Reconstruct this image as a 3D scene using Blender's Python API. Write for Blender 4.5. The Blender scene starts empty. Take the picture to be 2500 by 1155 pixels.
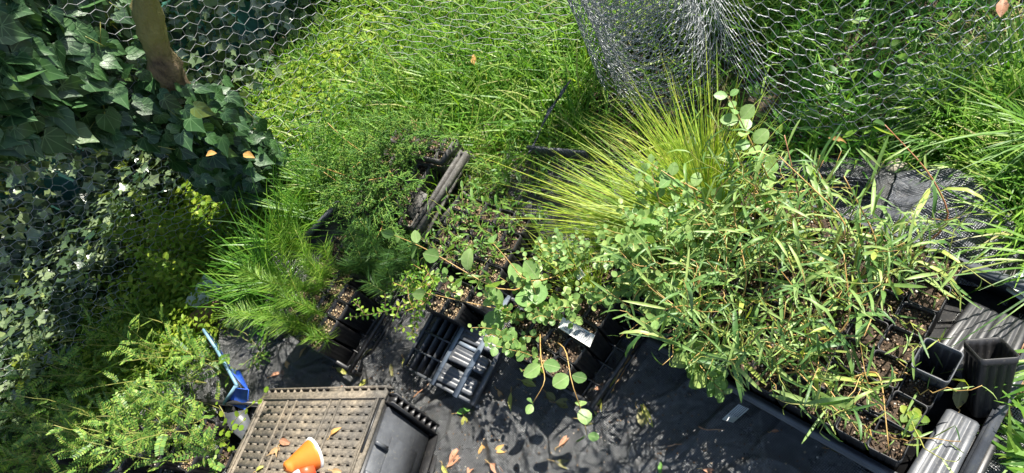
import bpy, math, random
import numpy as np
from math import radians as RAD
rng = np.random.default_rng(7); random.seed(7)
C = bpy.context.scene.collection
scene = bpy.context.scene

# ------------------------------------------------------------------ camera
FPX = 1667.0; NAD = (2100.0, 1530.0); CH = 1.3
_ox, _oy = NAD[0]-1250, NAD[1]-577.5
_phi = math.atan2(_ox, _oy); _p = math.pi/2-math.atan(math.hypot(_ox, _oy)/FPX)
FW = np.array([0, math.cos(_p), -math.sin(_p)]); U0 = np.array([0, math.sin(_p), math.cos(_p)]); R0 = np.array([1., 0, 0])
RV = math.cos(_phi)*R0-math.sin(_phi)*U0; UV = math.cos(_phi)*U0+math.sin(_phi)*R0
def G(x, y, z=0.0):                       # point at height z seen at photo pixel (x, y)
    v = FW*FPX+RV*(x-1250)-UV*(y-577.5); t = (z-CH)/v[2]
    return np.array([0, 0, CH])+v*t
cam_d = bpy.data.cameras.new('camera'); cam = bpy.data.objects.new('camera', cam_d); C.objects.link(cam)
from mathutils import Matrix, Vector
M = Matrix(((RV[0], UV[0], -FW[0]), (RV[1], UV[1], -FW[1]), (RV[2], UV[2], -FW[2])))
cam.matrix_world = Matrix.Translation((0, 0, CH)) @ M.to_4x4()
cam_d.sensor_width = 36; cam_d.lens = 36*FPX/2500; cam_d.clip_start = .02; cam_d.clip_end = 200
scene.camera = cam
# ------------------------------------------------------------------ light
SEL, SAZ = RAD(50), RAD(7)              # sun elevation, azimuth from +X
SUN = np.array([math.cos(SEL)*math.cos(SAZ), math.cos(SEL)*math.sin(SAZ), math.sin(SEL)])
w = bpy.data.worlds.new("World"); scene.world = w; w.use_nodes = True
nt = w.node_tree; bg = nt.nodes['Background']; sky = nt.nodes.new('ShaderNodeTexSky')
sky.sky_type = 'NISHITA'; sky.sun_disc = False; sky.sun_elevation = SEL; sky.sun_rotation = math.pi/2-SAZ
nt.links.new(sky.outputs[0], bg.inputs[0]); bg.inputs[1].default_value = 0.075
sl = bpy.data.lights.new('sun', 'SUN'); sl.energy = 5.0; sl.angle = RAD(.5); sl.color = (1, .95, .86)
so = bpy.data.objects.new('sun', sl); C.objects.link(so)
so.rotation_euler = Vector(SUN).to_track_quat('Z', 'Y').to_euler()
scene.view_settings.view_transform = 'Standard'; scene.view_settings.look = 'None'; scene.view_settings.gamma = 1
scene.view_settings.exposure = 1.35
scene.cycles.max_bounces = 6; scene.cycles.transmission_bounces = 4; scene.cycles.diffuse_bounces = 3
scene.cycles.caustics_reflective = False; scene.cycles.caustics_refractive = False

# ------------------------------------------------------------------ materials
class NT:
    def __init__(s, name):
        s.m = bpy.data.materials.new(name); s.m.use_nodes = True; s.t = s.m.node_tree; s.t.nodes.clear()
        s.out = s.n('ShaderNodeOutputMaterial')
    def n(s, typ, **kw):
        nd = s.t.nodes.new(typ)
        for k, v in kw.items(): setattr(nd, k, v)
        return nd
    def l(s, a, b): s.t.links.new(a, b)
    def math(s, op, a, b=None):
        nd = s.n('ShaderNodeMath', operation=op)
        for i, x in enumerate((a, b)):
            if x is None: continue
            if isinstance(x, (int, float)): nd.inputs[i].default_value = x
            else: s.l(x, nd.inputs[i])
        return nd.outputs[0]
    def ramp(s, fac, stops):
        r = s.n('ShaderNodeValToRGB'); e = r.color_ramp.elements
        while len(e) < len(stops): e.new(.5)
        for q, (p, c) in zip(e, stops): q.position = p; q.color = (*c, 1) if len(c) == 3 else c
        s.l(fac, r.inputs[0]); return r.outputs[0]
    def noise(s, scale, detail=4, rough=.55, vec=None):
        nz = s.n('ShaderNodeTexNoise'); nz.inputs['Scale'].default_value = scale; nz.inputs['Detail'].default_value = detail
        nz.inputs['Roughness'].default_value = rough
        if vec is not None: s.l(vec, nz.inputs['Vector'])
        return nz.outputs['Fac']
    def mix(s, f, a, b, mode='MIX'):
        m = s.n('ShaderNodeMix', data_type='RGBA', blend_type=mode)
        for i, x in ((0, f), (6, a), (7, b)):
            if isinstance(x, (int, float)): m.inputs[i].default_value = x
            elif isinstance(x, tuple): m.inputs[i].default_value = (*x, 1)
            else: s.l(x, m.inputs[i])
        return m.outputs[2]
    def bump(s, h, strength, dist, prev=None):
        b = s.n('ShaderNodeBump'); b.inputs['Strength'].default_value = strength; b.inputs['Distance'].default_value = dist
        s.l(h, b.inputs['Height'])
        if prev is not None: s.l(prev, b.inputs['Normal'])
        return b.outputs[0]

def leafmat(name, stops, trans=.35, rough=.42, spec=.4, vein=None, vcol=(.25, .35, .12), tint=(1.25, 1.3, .35), spots=None):
    k = NT(name); geo = k.n('ShaderNodeNewGeometry'); tc = k.n('ShaderNodeTexCoord')
    stops = [(p_, (c_[0]*1.08, c_[1]*1.02, c_[2]*.85) if c_[1] > c_[0] else c_) for p_, c_ in stops]
    col = k.ramp(geo.outputs['Random Per Island'], stops)
    nz = k.noise(55, 3, .6, tc.outputs['Object'])
    v = k.math('ADD', k.math('MULTIPLY', nz, .9), .55)
    mul = k.n('ShaderNodeVectorMath', operation='SCALE'); k.l(col, mul.inputs[0]); k.l(v, mul.inputs['Scale']); col = mul.outputs[0]
    if spots:
        sp = k.ramp(k.noise(130, 3, .6, tc.outputs['Object']), [(.58, (0, 0, 0)), (.66, (1, 1, 1))])
        col = k.mix(sp, col, spots)
    if vein:
        uv = k.n('ShaderNodeUVMap'); sx = k.n('ShaderNodeSeparateXYZ'); k.l(uv.outputs[0], sx.inputs[0])
        x, y = sx.outputs[0], sx.outputs[1]
        if vein == 'mid':
            d = k.math('ABSOLUTE', y); f = k.ramp(d, [(.012, (1, 1, 1)), (.03, (0, 0, 0))])
            side = k.math('ABSOLUTE', k.math('SINE', k.math('MULTIPLY', k.math('SUBTRACT', x, k.math('MULTIPLY', d, .7)), 28)))
            f2 = k.ramp(side, [(0, (.35,)*3), (.2, (0, 0, 0))]); f = k.mix(1.0, f, f2, 'ADD')
        else:
            a = k.math('ARCTAN2', y, x); pp = k.math('PINGPONG', k.math('ADD', a, 0.0), .32)
            r = k.math('POWER', k.math('ADD', k.math('MULTIPLY', x, x), k.math('MULTIPLY', y, y)), .5)
            d = k.math('MULTIPLY', pp, r); f = k.ramp(d, [(.006, (1, 1, 1)), (.02, (0, 0, 0))])
            # every second fold of the ping-pong is a main vein
        col = k.mix(k.math('MULTIPLY', f, .55), col, vcol)
    b = k.n('ShaderNodeBsdfPrincipled'); k.l(col, b.inputs['Base Color']); b.inputs['Roughness'].default_value = rough
    b.inputs['Specular IOR Level'].default_value = spec
    tr = k.n('ShaderNodeBsdfTranslucent'); tcol = k.mix(1.0, col, tint, 'MULTIPLY'); k.l(tcol, tr.inputs[0])
    mx = k.n('ShaderNodeMixShader'); mx.inputs[0].default_value = trans
    k.l(b.outputs[0], mx.inputs[1]); k.l(tr.outputs[0], mx.inputs[2]); k.l(mx.outputs[0], k.out.inputs[0])
    k.l(k.bump(k.noise(180, 2, .5, tc.outputs['Object']), .25, .002), b.inputs['Normal'])
    return k.m

def simple(name, c1, c2, rough=.6, scale=20, bumpd=.002, bs=.4, metal=0, spec=.5, detail=6, c3=None):
    k = NT(name); tc = k.n('ShaderNodeTexCoord'); nz = k.noise(scale, detail, .65, tc.outputs['Object'])
    stops = [(.35, c1), (.6, c2)] + ([(.72, c3)] if c3 else [])
    col = k.ramp(nz, stops)
    if c3: col = k.mix(k.ramp(k.noise(scale*11, 4, .7, tc.outputs['Object']), [(.56, (0, 0, 0)), (.68, (.75,)*3)]), col, c3)
    b = k.n('ShaderNodeBsdfPrincipled'); k.l(col, b.inputs['Base Color'])
    b.inputs['Roughness'].default_value = rough; b.inputs['Metallic'].default_value = metal; b.inputs['Specular IOR Level'].default_value = spec
    k.l(k.bump(k.noise(scale*4, 4, .6, tc.outputs['Object']), bs, bumpd), b.inputs['Normal'])
    k.l(b.outputs[0], k.out.inputs[0]); return k.m

def island(name, stops, rough=.8, spec=.3):
    k = NT(name); geo = k.n('ShaderNodeNewGeometry'); tc = k.n('ShaderNodeTexCoord')
    col = k.ramp(geo.outputs['Random Per Island'], stops)
    col = k.mix(.5, col, k.ramp(k.noise(200, 3, .6, tc.outputs['Object']), [(.3, (.35,)*3), (.7, (1.3,)*3)]), 'MULTIPLY')
    b = k.n('ShaderNodeBsdfPrincipled'); k.l(col, b.inputs['Base Color']); b.inputs['Roughness'].default_value = rough
    b.inputs['Specular IOR Level'].default_value = spec; k.l(b.outputs[0], k.out.inputs[0]); return k.m

def weavemat(name, period, base, thread, spec, rough):
    k = NT(name); tc = k.n('ShaderNodeTexCoord'); mp = k.n('ShaderNodeMapping'); k.l(tc.outputs['Object'], mp.inputs[0])
    mp.inputs['Rotation'].default_value = (0, 0, RAD(38))
    sx = k.n('ShaderNodeSeparateXYZ'); k.l(mp.outputs[0], sx.inputs[0]); w_ = 2*math.pi/period
    a = k.math('SINE', k.math('MULTIPLY', sx.outputs[0], w_)); b_ = k.math('SINE', k.math('MULTIPLY', sx.outputs[1], w_))
    wv = k.math('ADD', k.math('MULTIPLY', k.math('MULTIPLY', a, b_), .5), .5)
    dirt = k.noise(9, 6, .65, tc.outputs['Object']); fine = k.noise(90, 4, .7, tc.outputs['Object'])
    col = k.mix(wv, base, thread)
    col = k.mix(k.ramp(k.noise(420, 2, .6, tc.outputs['Object']), [(.35, (.8,)*3), (.6, (0, 0, 0))]), col, base)  # fine colour speckle imitating glints off the threads
    col = k.mix(k.ramp(dirt, [(.5, (0, 0, 0)), (.72, (.45,)*3)]), col, (.075, .068, .055))
    col = k.mix(k.ramp(fine, [(.66, (0, 0, 0)), (.74, (.5,)*3)]), col, (.14, .12, .09))
    b = k.n('ShaderNodeBsdfPrincipled'); k.l(col, b.inputs['Base Color']); b.inputs['Specular IOR Level'].default_value = spec
    k.l(k.ramp(dirt, [(.3, (rough-.12,)*3), (.7, (rough+.15,)*3)]), b.inputs['Roughness'])
    n1 = k.bump(k.noise(240, 3, .7, tc.outputs['Object']), .7, .002, k.bump(wv, .9, period*.45)); n2 = k.bump(k.noise(17, 5, .6, tc.outputs['Object']), 1.0, .022, n1)
    k.l(n2, b.inputs['Normal']); k.l(b.outputs[0], k.out.inputs[0]); return k.m

def barkmat(name, c1, c2, c3):
    k = NT(name); tc = k.n('ShaderNodeTexCoord'); mp = k.n('ShaderNodeMapping'); k.l(tc.outputs['Object'], mp.inputs[0])
    mp.inputs['Scale'].default_value = (1, 1, .45)
    n1 = k.noise(26, 8, .7, mp.outputs[0]); n2 = k.noise(7, 4, .5, tc.outputs['Object'])
    col = k.ramp(n1, [(.36, c1), (.56, c2)]); col = k.mix(k.ramp(n2, [(.45, (0, 0, 0)), (.6, (.8,)*3)]), col, c3)
    b = k.n('ShaderNodeBsdfPrincipled'); k.l(col, b.inputs['Base Color']); b.inputs['Roughness'].default_value = .85
    k.l(k.bump(n1, 1, .02), b.inputs['Normal']); k.l(b.outputs[0], k.out.inputs[0]); return k.m

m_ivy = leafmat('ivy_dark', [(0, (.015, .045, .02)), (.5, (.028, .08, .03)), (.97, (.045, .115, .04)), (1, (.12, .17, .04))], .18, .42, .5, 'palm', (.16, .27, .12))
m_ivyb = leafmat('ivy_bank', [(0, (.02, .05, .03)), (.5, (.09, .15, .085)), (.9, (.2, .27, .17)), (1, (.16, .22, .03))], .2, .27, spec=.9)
m_grass = leafmat('grass_blade', [(0, (.035, .12, .014)), (.45, (.12, .28, .035)), (.82, (.23, .4, .07)), (.95, (.34, .46, .14)), (1, (.45, .4, .2))], .45, .45)
m_grassd = leafmat('grass_deep', [(0, (.035, .14, .016)), (.5, (.09, .26, .03)), (1, (.22, .38, .06))], .4, .45)
m_clover = leafmat('clover_leaf', [(0, (.1, .2, .02)), (.5, (.19, .32, .035)), (1, (.33, .42, .06))], .45, .5)
m_straw = leafmat('straw', [(0, (.2, .14, .06)), (.5, (.36, .29, .15)), (1, (.3, .33, .08))], .2, .7)
m_rush = leafmat('rush_leaf', [(0, (.04, .13, .015)), (.6, (.09, .24, .025)), (1, (.2, .36, .05))], .4, .4)
m_sedge = leafmat('sedge_leaf', [(0, (.14, .28, .03)), (.5, (.3, .44, .05)), (.95, (.44, .5, .09)), (1, (.46, .42, .14))], .4, .42)
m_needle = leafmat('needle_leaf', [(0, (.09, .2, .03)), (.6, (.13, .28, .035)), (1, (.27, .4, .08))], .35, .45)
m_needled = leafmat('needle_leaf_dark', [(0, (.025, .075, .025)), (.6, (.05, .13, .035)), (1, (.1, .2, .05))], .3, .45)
m_cyp = leafmat('cypress_spray', [(0, (.06, .18, .035)), (.7, (.15, .32, .06)), (1, (.3, .42, .1))], .3, .5)
m_acac = leafmat('acacia_leaflet', [(0, (.04, .12, .03)), (.5, (.13, .27, .06)), (1, (.3, .44, .09))], .4, .45)
m_acacp = leafmat('acacia_leaflet_pale', [(0, (.1, .2, .08)), (1, (.22, .34, .15))], .35, .5)
m_round = leafmat('gum_leaf_round', [(0, (.12, .25, .09)), (.5, (.2, .35, .13)), (1, (.3, .45, .19))], .32, .42, .4, 'mid', (.42, .5, .25), spots=None)
m_roundb = leafmat('gum_leaf_bright', [(0, (.12, .25, .08)), (.6, (.2, .35, .12)), (1, (.33, .44, .16))], .38, .4, .4, 'mid', (.35, .45, .15))
m_lin = leafmat('narrow_leaf', [(0, (.06, .15, .05)), (.4, (.15, .28, .09)), (.85, (.3, .42, .16)), (1, (.34, .42, .1))], .35, .42)
m_small = leafmat('small_leaf', [(0, (.07, .2, .02)), (.6, (.17, .33, .04)), (1, (.34, .45, .08))], .38, .4)
m_weed = leafmat('weed_leaf', [(0, (.05, .14, .03)), (1, (.16, .3, .06))], .3, .45)
m_dead = leafmat('dead_leaf_tan', [(0, (.3, .17, .07)), (.5, (.42, .26, .12)), (1, (.48, .33, .16))], .22, .6, .4, 'mid', (.5, .38, .2), (1.1, .8, .4), spots=(.12, .06, .03))
m_deadr = leafmat('dead_leaf_red', [(0, (.32, .14, .07)), (1, (.45, .24, .14))], .2, .6, .4, 'mid', (.5, .3, .2), (1.2, .7, .4), spots=(.15, .07, .04))
m_deado = leafmat('dead_leaf_orange', [(0, (.5, .27, .07)), (1, (.6, .36, .12))], .3, .6, .4, 'mid', (.6, .4, .2), (1.2, .8, .3))
m_deady = leafmat('fallen_leaf_yellow', [(0, (.28, .32, .06)), (1, (.42, .42, .1))], .3, .5, .4, 'mid', (.5, .5, .2), spots=(.2, .14, .04))
m_deadg = leafmat('fallen_leaf_olive', [(0, (.12, .13, .04)), (1, (.2, .18, .07))], .2, .55, .4, 'mid', (.3, .28, .12), spots=(.06, .05, .03))
m_green = leafmat('fallen_leaf_green', [(0, (.1, .28, .05)), (1, (.16, .36, .08))], .3, .45, .4, 'mid', (.3, .45, .15))
m_stem = simple('stem_green', (.14, .2, .04), (.32, .3, .08), .5, 40)
m_stemo = simple('stem_orange', (.36, .2, .06), (.5, .34, .12), .5, 40)
m_stemr = simple('stem_red', (.3, .11, .05), (.42, .2, .1), .5, 40)
m_twig = simple('twig', (.1, .06, .03), (.22, .15, .09), .8, 60)
m_bark = barkmat('trunk_bark', (.035, .022, .014), (.26, .18, .1), (.3, .27, .08))
m_soil = simple('soil', (.035, .025, .016), (.09, .065, .04), .95, 14, .01, .8, c3=(.17, .13, .08))
m_pmix = simple('potting_soil', (.03, .02, .013), (.08, .055, .035), .95, 60, .004, 1)
m_chip = island('soil_chips', [(0, (.05, .03, .018)), (.45, (.14, .09, .055)), (.75, (.28, .19, .12)), (.93, (.4, .33, .24)), (.97, (.55, .52, .46))])
m_chipl = island('soil_chips_pale', [(0, (.2, .13, .07)), (.4, (.38, .27, .15)), (1, (.55, .46, .3))])
m_plast = simple('black_plastic', (.011, .011, .012), (.022, .022, .023), .42, 18, .0006, .3, c3=(.06, .055, .048))
m_plastg = simple('grey_weathered_plastic', (.045, .048, .055), (.08, .086, .096), .42, 18, .0008, .4, c3=(.12, .12, .11))
m_plastw = simple('dusty_plastic', (.025, .024, .022), (.10, .095, .085), .65, 45, .0015, .8, c3=(.23, .22, .2))
m_mat = weavemat('weed_mat_weave', .0048, (.005, .006, .007), (.125, .13, .132), 1.0, .30)
m_mat2 = weavemat('shade_cloth_weave', .0048, (.02, .023, .03), (.17, .18, .2), 1.0, .34)
m_wire = simple('galvanised_wire', (.2, .215, .22), (.38, .4, .4), .4, 90, .0004, .3, metal=.25)
m_wired = simple('galvanised_wire_old', (.28, .29, .29), (.44, .45, .45), .5, 90, .0004, .3, metal=.2)
m_teal = simple('teal_steel', (.10, .34, .28), (.15, .42, .35), .5, 12)
m_blue = simple('blue_plastic', (.02, .07, .4), (.035, .12, .55), .35, 20, .0006, .3, c3=(.1, .18, .45))
m_bluep = simple('blue_plastic_worn', (.12, .25, .36), (.2, .34, .42), .5, 20, .0006, .3)
m_white = simple('white_card', (.62, .63, .6), (.74, .75, .72), .6, 30, .0006, .2)
m_pale = simple('pale_board', (.45, .52, .48), (.58, .64, .6), .55, 20, .0006, .3)
m_conc = simple('pale_stone', (.3, .26, .2), (.48, .42, .34), .85, 22, .003, .7)
m_ink = simple('label_ink', (.12, .13, .15), (.2, .2, .22), .7, 50)
m_orange = simple('orange_silicone', (.58, .14, .015), (.66, .19, .025), .45, 12, .0005, .2)
m_red = simple('red_plastic', (.5, .05, .02), (.6, .09, .03), .4, 12)
m_grey = simple('grey_plastic', (.35, .3, .27), (.45, .4, .36), .4, 20)
m_brick = simple('brown_brick', (.1, .06, .04), (.2, .12, .08), .85, 16, .003, .7)
m_barkp = simple('dry_bark_piece', (.26, .12, .06), (.46, .28, .17), .75, 25, .003, .7, c3=(.6, .45, .3))

# crate top: weathered, tan and grey
k = NT('weathered_crate_plastic'); tc = k.n('ShaderNodeTexCoord')
n1 = k.noise(7, 6, .6, tc.outputs['Object']); n2 = k.noise(120, 6, .75, tc.outputs['Object'])
col = k.mix(k.ramp(n1, [(.38, (0, 0, 0)), (.6, (1, 1, 1))]), (.11, .10, .085), (.26, .215, .155))
col = k.mix(1.0, col, k.ramp(n2, [(.3, (.35,)*3), (.55, (1.,)*3), (.75, (1.6,)*3)]), 'MULTIPLY')
b = k.n('ShaderNodeBsdfPrincipled'); k.l(col, b.inputs['Base Color']); b.inputs['Roughness'].default_value = .75
k.l(k.bump(n2, .9, .004), b.inputs['Normal']); k.l(b.outputs[0], k.out.inputs[0]); m_crate = k.m

# ------------------------------------------------------------------ mesh helpers
def nrm(a):
    a = np.asarray(a, float); return a/np.maximum(np.linalg.norm(a, axis=-1, keepdims=True), 1e-9)
class MB:
    def __init__(s): s.v = []; s.f = []; s.uv = []; s.n = 0; s.hasuv = False
    def add(s, v, f, mi=0, uv=None):
        v = np.asarray(v, float).reshape(-1, 3); f = np.asarray(f, int)
        s.v.append(v); s.f.append((f+s.n, mi)); s.n += len(v)
        if uv is None: uv = np.zeros((len(v), 2))
        else: s.hasuv = True
        s.uv.append(uv); return s
    def addmany(s, v, faces, mi=0):
        base = s.n; s.add(v, np.zeros((0, 4), int), mi)
        for f in faces: s.f.append((np.asarray([f])+base, mi))
        return s
    def box(s, c, sz, ax=None, mi=0):
        h = np.array(sz)/2; A = np.eye(3) if ax is None else np.array(ax)
        P = np.array([[x, y, z] for x in (-1, 1) for y in (-1, 1) for z in (-1, 1)])*h
        return s.add(np.array(c)+P@A, [[0, 1, 3, 2], [4, 6, 7, 5], [0, 4, 5, 1], [2, 3, 7, 6], [0, 2, 6, 4], [1, 5, 7, 3]], mi)
    def bar(s, a, b, wd, ht, up=(0, 0, 1), mi=0):          # box from a to b
        a = np.array(a, float); b = np.array(b, float); d = b-a; L = np.linalg.norm(d); d = d/L
        sd = nrm(np.cross(d, up)); u = np.cross(sd, d)
        return s.box((a+b)/2, (L, wd, ht), (d, sd, u), mi)
    def tube(s, pts, rad, n=5, mi=0, cap=True):
        pts = np.asarray(pts, float); K = len(pts); rad = np.broadcast_to(rad, (K,))
        T = nrm(np.gradient(pts, axis=0)); ref = np.array([.31, .22, .92])
        A = nrm(np.cross(T, ref)); B = np.cross(T, A); an = np.arange(n)*2*math.pi/n
        V = pts[:, None]+rad[:, None, None]*(np.cos(an)[None, :, None]*A[:, None]+np.sin(an)[None, :, None]*B[:, None])
        i = np.arange(K-1)[:, None]*n; j = np.arange(n)[None]; j2 = (j+1) % n
        F = np.stack([i+j, i+j2, i+n+j2, i+n+j], -1).reshape(-1, 4); base = s.n
        s.add(V, F, mi)
        if cap: s.f.append((np.array([list(range(n))[::-1]])+base, mi)); s.f.append((np.array([list(range(n))])+base+(K-1)*n, mi))
        return s
    def segs(s, A, B, r, n=3, mi=0):
        A = np.asarray(A); B = np.asarray(B); T = nrm(B-A); ref = np.where(np.abs(T[:, 2:3]) > .9, [[1., 0, 0]], [[0, 0, 1.]])
        X = nrm(np.cross(T, ref)); Y = np.cross(T, X); N = len(A); an = np.arange(n)*2*math.pi/n
        off = (np.cos(an)[None, :, None]*X[:, None]+np.sin(an)[None, :, None]*Y[:, None])*r
        V = np.concatenate([A[:, None]+off, B[:, None]+off], 1); i = np.arange(N)[:, None]*2*n; j = np.arange(n)[None]; j2 = (j+1) % n
        return s.add(V, np.stack([i+j, i+j2, i+n+j2, i+n+j], -1).reshape(-1, 4), mi)
    def stamp(s, tpl, P, D, Nn, S, mi=0, curl=None, sy=None):
        tv, tf = tpl; P = np.atleast_2d(P); N = len(P); D = nrm(np.broadcast_to(D, (N, 3))); Nn = np.broadcast_to(Nn, (N, 3))
        Nn = nrm(Nn-D*np.sum(Nn*D, 1, keepdims=True)); Sd = np.cross(Nn, D); S = np.broadcast_to(S, (N,))
        X = np.broadcast_to(tv[:, 0], (N, len(tv))); Y = np.broadcast_to(tv[:, 1], (N, len(tv))).copy(); Z = np.broadcast_to(tv[:, 2], (N, len(tv))).copy()
        if sy is not None: Y = Y*np.broadcast_to(sy, (N,))[:, None]
        if curl is not None:
            c = np.broadcast_to(curl, (N,))[:, None]+1e-5; Zc = Z; 
            Z = -(1-np.cos(c*X))/c+Zc*np.cos(c*X); X = np.sin(c*X)/c+Zc*np.sin(c*X)
        V = P[:, None]+S[:, None, None]*(X[..., None]*D[:, None]+Y[..., None]*Sd[:, None]+Z[..., None]*Nn[:, None])
        F = (np.asarray(tf)[None]+(np.arange(N)*len(tv))[:, None, None]).reshape(-1, len(tf[0]))
        return s.add(V, F, mi, np.tile(tv[:, :2], (N, 1)))
    def ribbon(s, P, D, Bd, L, W, prof, bend, mi=0):       # blades bending toward Bd
        P = np.atleast_2d(P); N = len(P); D = nrm(D); Bd = np.broadcast_to(Bd, (N, 3)); B = nrm(Bd-D*np.sum(Bd*D, 1, keepdims=True))
        Sd = np.cross(D, B); bend = np.broadcast_to(bend, (N,))+1e-4; L = np.broadcast_to(L, (N,)); W = np.broadcast_to(W, (N,)); R = []
        for t, w_ in prof:
            a = bend*t; c = P+(L*np.sin(a)/bend)[:, None]*D+(L*(1-np.cos(a))/bend)[:, None]*B
            R += [c-Sd*(W*w_/2)[:, None], c+Sd*(W*w_/2)[:, None]]
        V = np.stack(R, 1); m = len(prof); q = np.arange(m-1)*2
        f = np.stack([q, q+1, q+3, q+2], -1); F = (f[None]+(np.arange(N)*2*m)[:, None, None]).reshape(-1, 4)
        return s.add(V, F, mi)
    def build(s, name, mats, parent=None, smooth=False, loc=None):
        me = bpy.data.meshes.new(name); V = np.concatenate(s.v)
        if loc is not None: V = V-np.asarray(loc)
        li = np.concatenate([f.ravel() for f, _ in s.f if len(f)]); sz = np.concatenate([np.full(len(f), f.shape[1]) for f, _ in s.f if len(f)])
        mi = np.concatenate([np.full(len(f), m) for f, m in s.f if len(f)])
        me.vertices.add(len(V)); me.vertices.foreach_set('co', V.ravel()); me.loops.add(len(li)); me.loops.foreach_set('vertex_index', li)
        me.polygons.add(len(sz)); st = np.concatenate([[0], np.cumsum(sz)[:-1]]); me.polygons.foreach_set('loop_start', st)
        me.polygons.foreach_set('loop_total', sz); me.polygons.foreach_set('material_index', mi)
        if smooth: me.polygons.foreach_set('use_smooth', np.ones(len(sz), bool))
        if s.hasuv:
            uv = np.concatenate(s.uv)[li]; ul = me.uv_layers.new(name='UVMap'); ul.data.foreach_set('uv', uv.ravel())
        for m in (mats if isinstance(mats, (list, tuple)) else [mats]): me.materials.append(m)
        me.update(calc_edges=True)
        o = bpy.data.objects.new(name, me); C.objects.link(o)
        if parent is not None: o.parent = parent
        if loc is not None: o.location = loc
        return o
def tag(o, label=None, cat=None, group=None, kind=None):
    if label: o['label'] = label
    if cat: o['category'] = cat
    if group: o['group'] = group
    if kind: o['kind'] = kind
    return o
def thing(name, label, cat, loc=(0, 0, 0), group=None):
    o = bpy.data.objects.new(name, None); C.objects.link(o); o.location = loc; o.empty_display_size = .02
    return tag(o, label, cat, group)
def part(mb, name, mats, root, smooth=False):             # mesh in world coordinates under a thing
    o = mb.build(name, mats, root, smooth, loc=None); o.location = -Vector(root.location); return o

# ------------------------------------------------------------------ leaf templates (x along, y across, z up)
def tpl_strip(prof, fold=.12):
    v = []; f = []
    for t, w_ in prof: v += [(t, -w_/2, fold*w_), (t, 0, 0), (t, w_/2, fold*w_)]
    for i in range(len(prof)-1):
        a = i*3; f += [(a, a+1, a+4, a+3), (a+1, a+2, a+5, a+4)]
    return np.array(v, float), f
T_round = tpl_strip([(0, .02), (.08, .34), (.25, .68), (.5, .84), (.75, .66), (.92, .34), (1, .04)], .10)
T_oval = tpl_strip([(0, .02), (.15, .3), (.45, .5), (.75, .36), (1, .02)], .12)
T_lin = tpl_strip([(0, .03), (.2, .11), (.55, .145), (.85, .1), (1, .02)], .1)
T_linb = tpl_strip([(0, .03), (.3, .16), (.6, .2), (.85, .13), (1, .02)], .2)
T_leaflet = (np.array([(0, 0, 0), (.2, -.2, .02), (.75, -.22, .02), (1, 0, 0), (.75, .22, .02), (.2, .2, .02)], float), [(0, 1, 2, 3, 4, 5)])
T_ell = tpl_strip([(0, .02), (.1, .16), (.3, .38), (.55, .42), (.8, .24), (1, .02)], .25)
_iv = [(0, 0), (-.12, .18), (-.06, .36), (.12, .46), (.33, .48), (.5, .34), (.72, .16), (1, 0), (.72, -.16), (.5, -.34), (.33, -.48), (.12, -.46), (-.06, -.36), (-.12, -.18)]
_ivv = [(x, y, .16*abs(y)-.10*x*x) for x, y in _iv]+[(.3, 0, 0.0)]
T_ivy = (np.array(_ivv, float), [(14, i, (i+1) % 14) for i in range(14)])
_sp = [(0, 0), (-.05, .3), (.25, .35), (.35, .6), (.55, .25), (1, 0), (.55, -.25), (.35, -.6), (.25, -.35), (-.05, -.3)]
T_ivys = (np.array([(x, y, .1*abs(y)) for x, y in _sp]+[(.3, 0, -.03)], float), [(10, i, (i+1) % 10) for i in range(10)])
_oct = [(math.cos(i*math.pi/3), math.sin(i*math.pi/3)) for i in range(6)]
T_disc = (np.array([(.5*a, .5*b_, .05) for a, b_ in _oct]+[(0, 0, 0)], float), [(6, i, (i+1) % 6) for i in range(6)])
T_stone = (np.array([(.5, 0, 0), (0, .45, .05), (-.5, 0, 0), (0, -.42, 0), (.05, .05, .32), (-.05, 0, -.3)], float),
           [(0, 1, 4), (1, 2, 4), (2, 3, 4), (3, 0, 4), (1, 0, 5), (2, 1, 5), (3, 2, 5), (0, 3, 5)])
PB = [(0, .7), (.3, 1), (.6, .8), (.85, .45), (1, .05)]
PBC = [(0, .7), (.18, 1), (.36, .95), (.52, .85), (.68, .65), (.84, .4), (1, .05)]
PB3 = [(0, .8), (.5, 1), (1, .1)]
PN = [(0, 1), (1, .4)]
PN3 = [(0, 1), (.5, .9), (1, .3)]

def rdir(N, tilt_lo, tilt_hi, az=None, azs=None):
    a = rng.uniform(0, 2*math.pi, N) if az is None else rng.normal(az, azs, N)
    t = rng.uniform(tilt_lo, tilt_hi, N)
    return np.stack([np.sin(t)*np.cos(a), np.sin(t)*np.sin(a), np.cos(t)], 1)
def inpoly(px, py, poly):
    x0 = np.array([p[0] for p in poly]); y0 = np.array([p[1] for p in poly]); x1 = np.roll(x0, -1); y1 = np.roll(y0, -1)
    c = np.zeros(len(px), bool)
    for a, b_, c_, d in zip(x0, y0, x1, y1):
        if b_ == d: continue
        hit = ((b_ > py) != (d > py)) & (px < (c_-a)*(py-b_)/(d-b_)+a); c ^= hit
    return c
def pts_in(poly, N):                                       # uniform ground points in a world polygon
    poly = [tuple(p[:2]) for p in poly]; xs = [p[0] for p in poly]; ys = [p[1] for p in poly]; out = np.zeros((0, 2))
    while len(out) < N:
        q = np.stack([rng.uniform(min(xs), max(xs), N*2), rng.uniform(min(ys), max(ys), N*2)], 1)
        out = np.concatenate([out, q[inpoly(q[:, 0], q[:, 1], poly)]])
    return out[:N]
def GP(pts, z=0): return [tuple(G(x, y, z)[:2]) for x, y in pts]
def clump(x, y, s, seed=0):                                # smooth 0..1 patchiness
    return .5+.25*(np.sin(x*s+seed)*np.cos(y*s*1.3+seed*2)+np.sin(x*s*.53+y*s*.81+seed*3))

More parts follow.
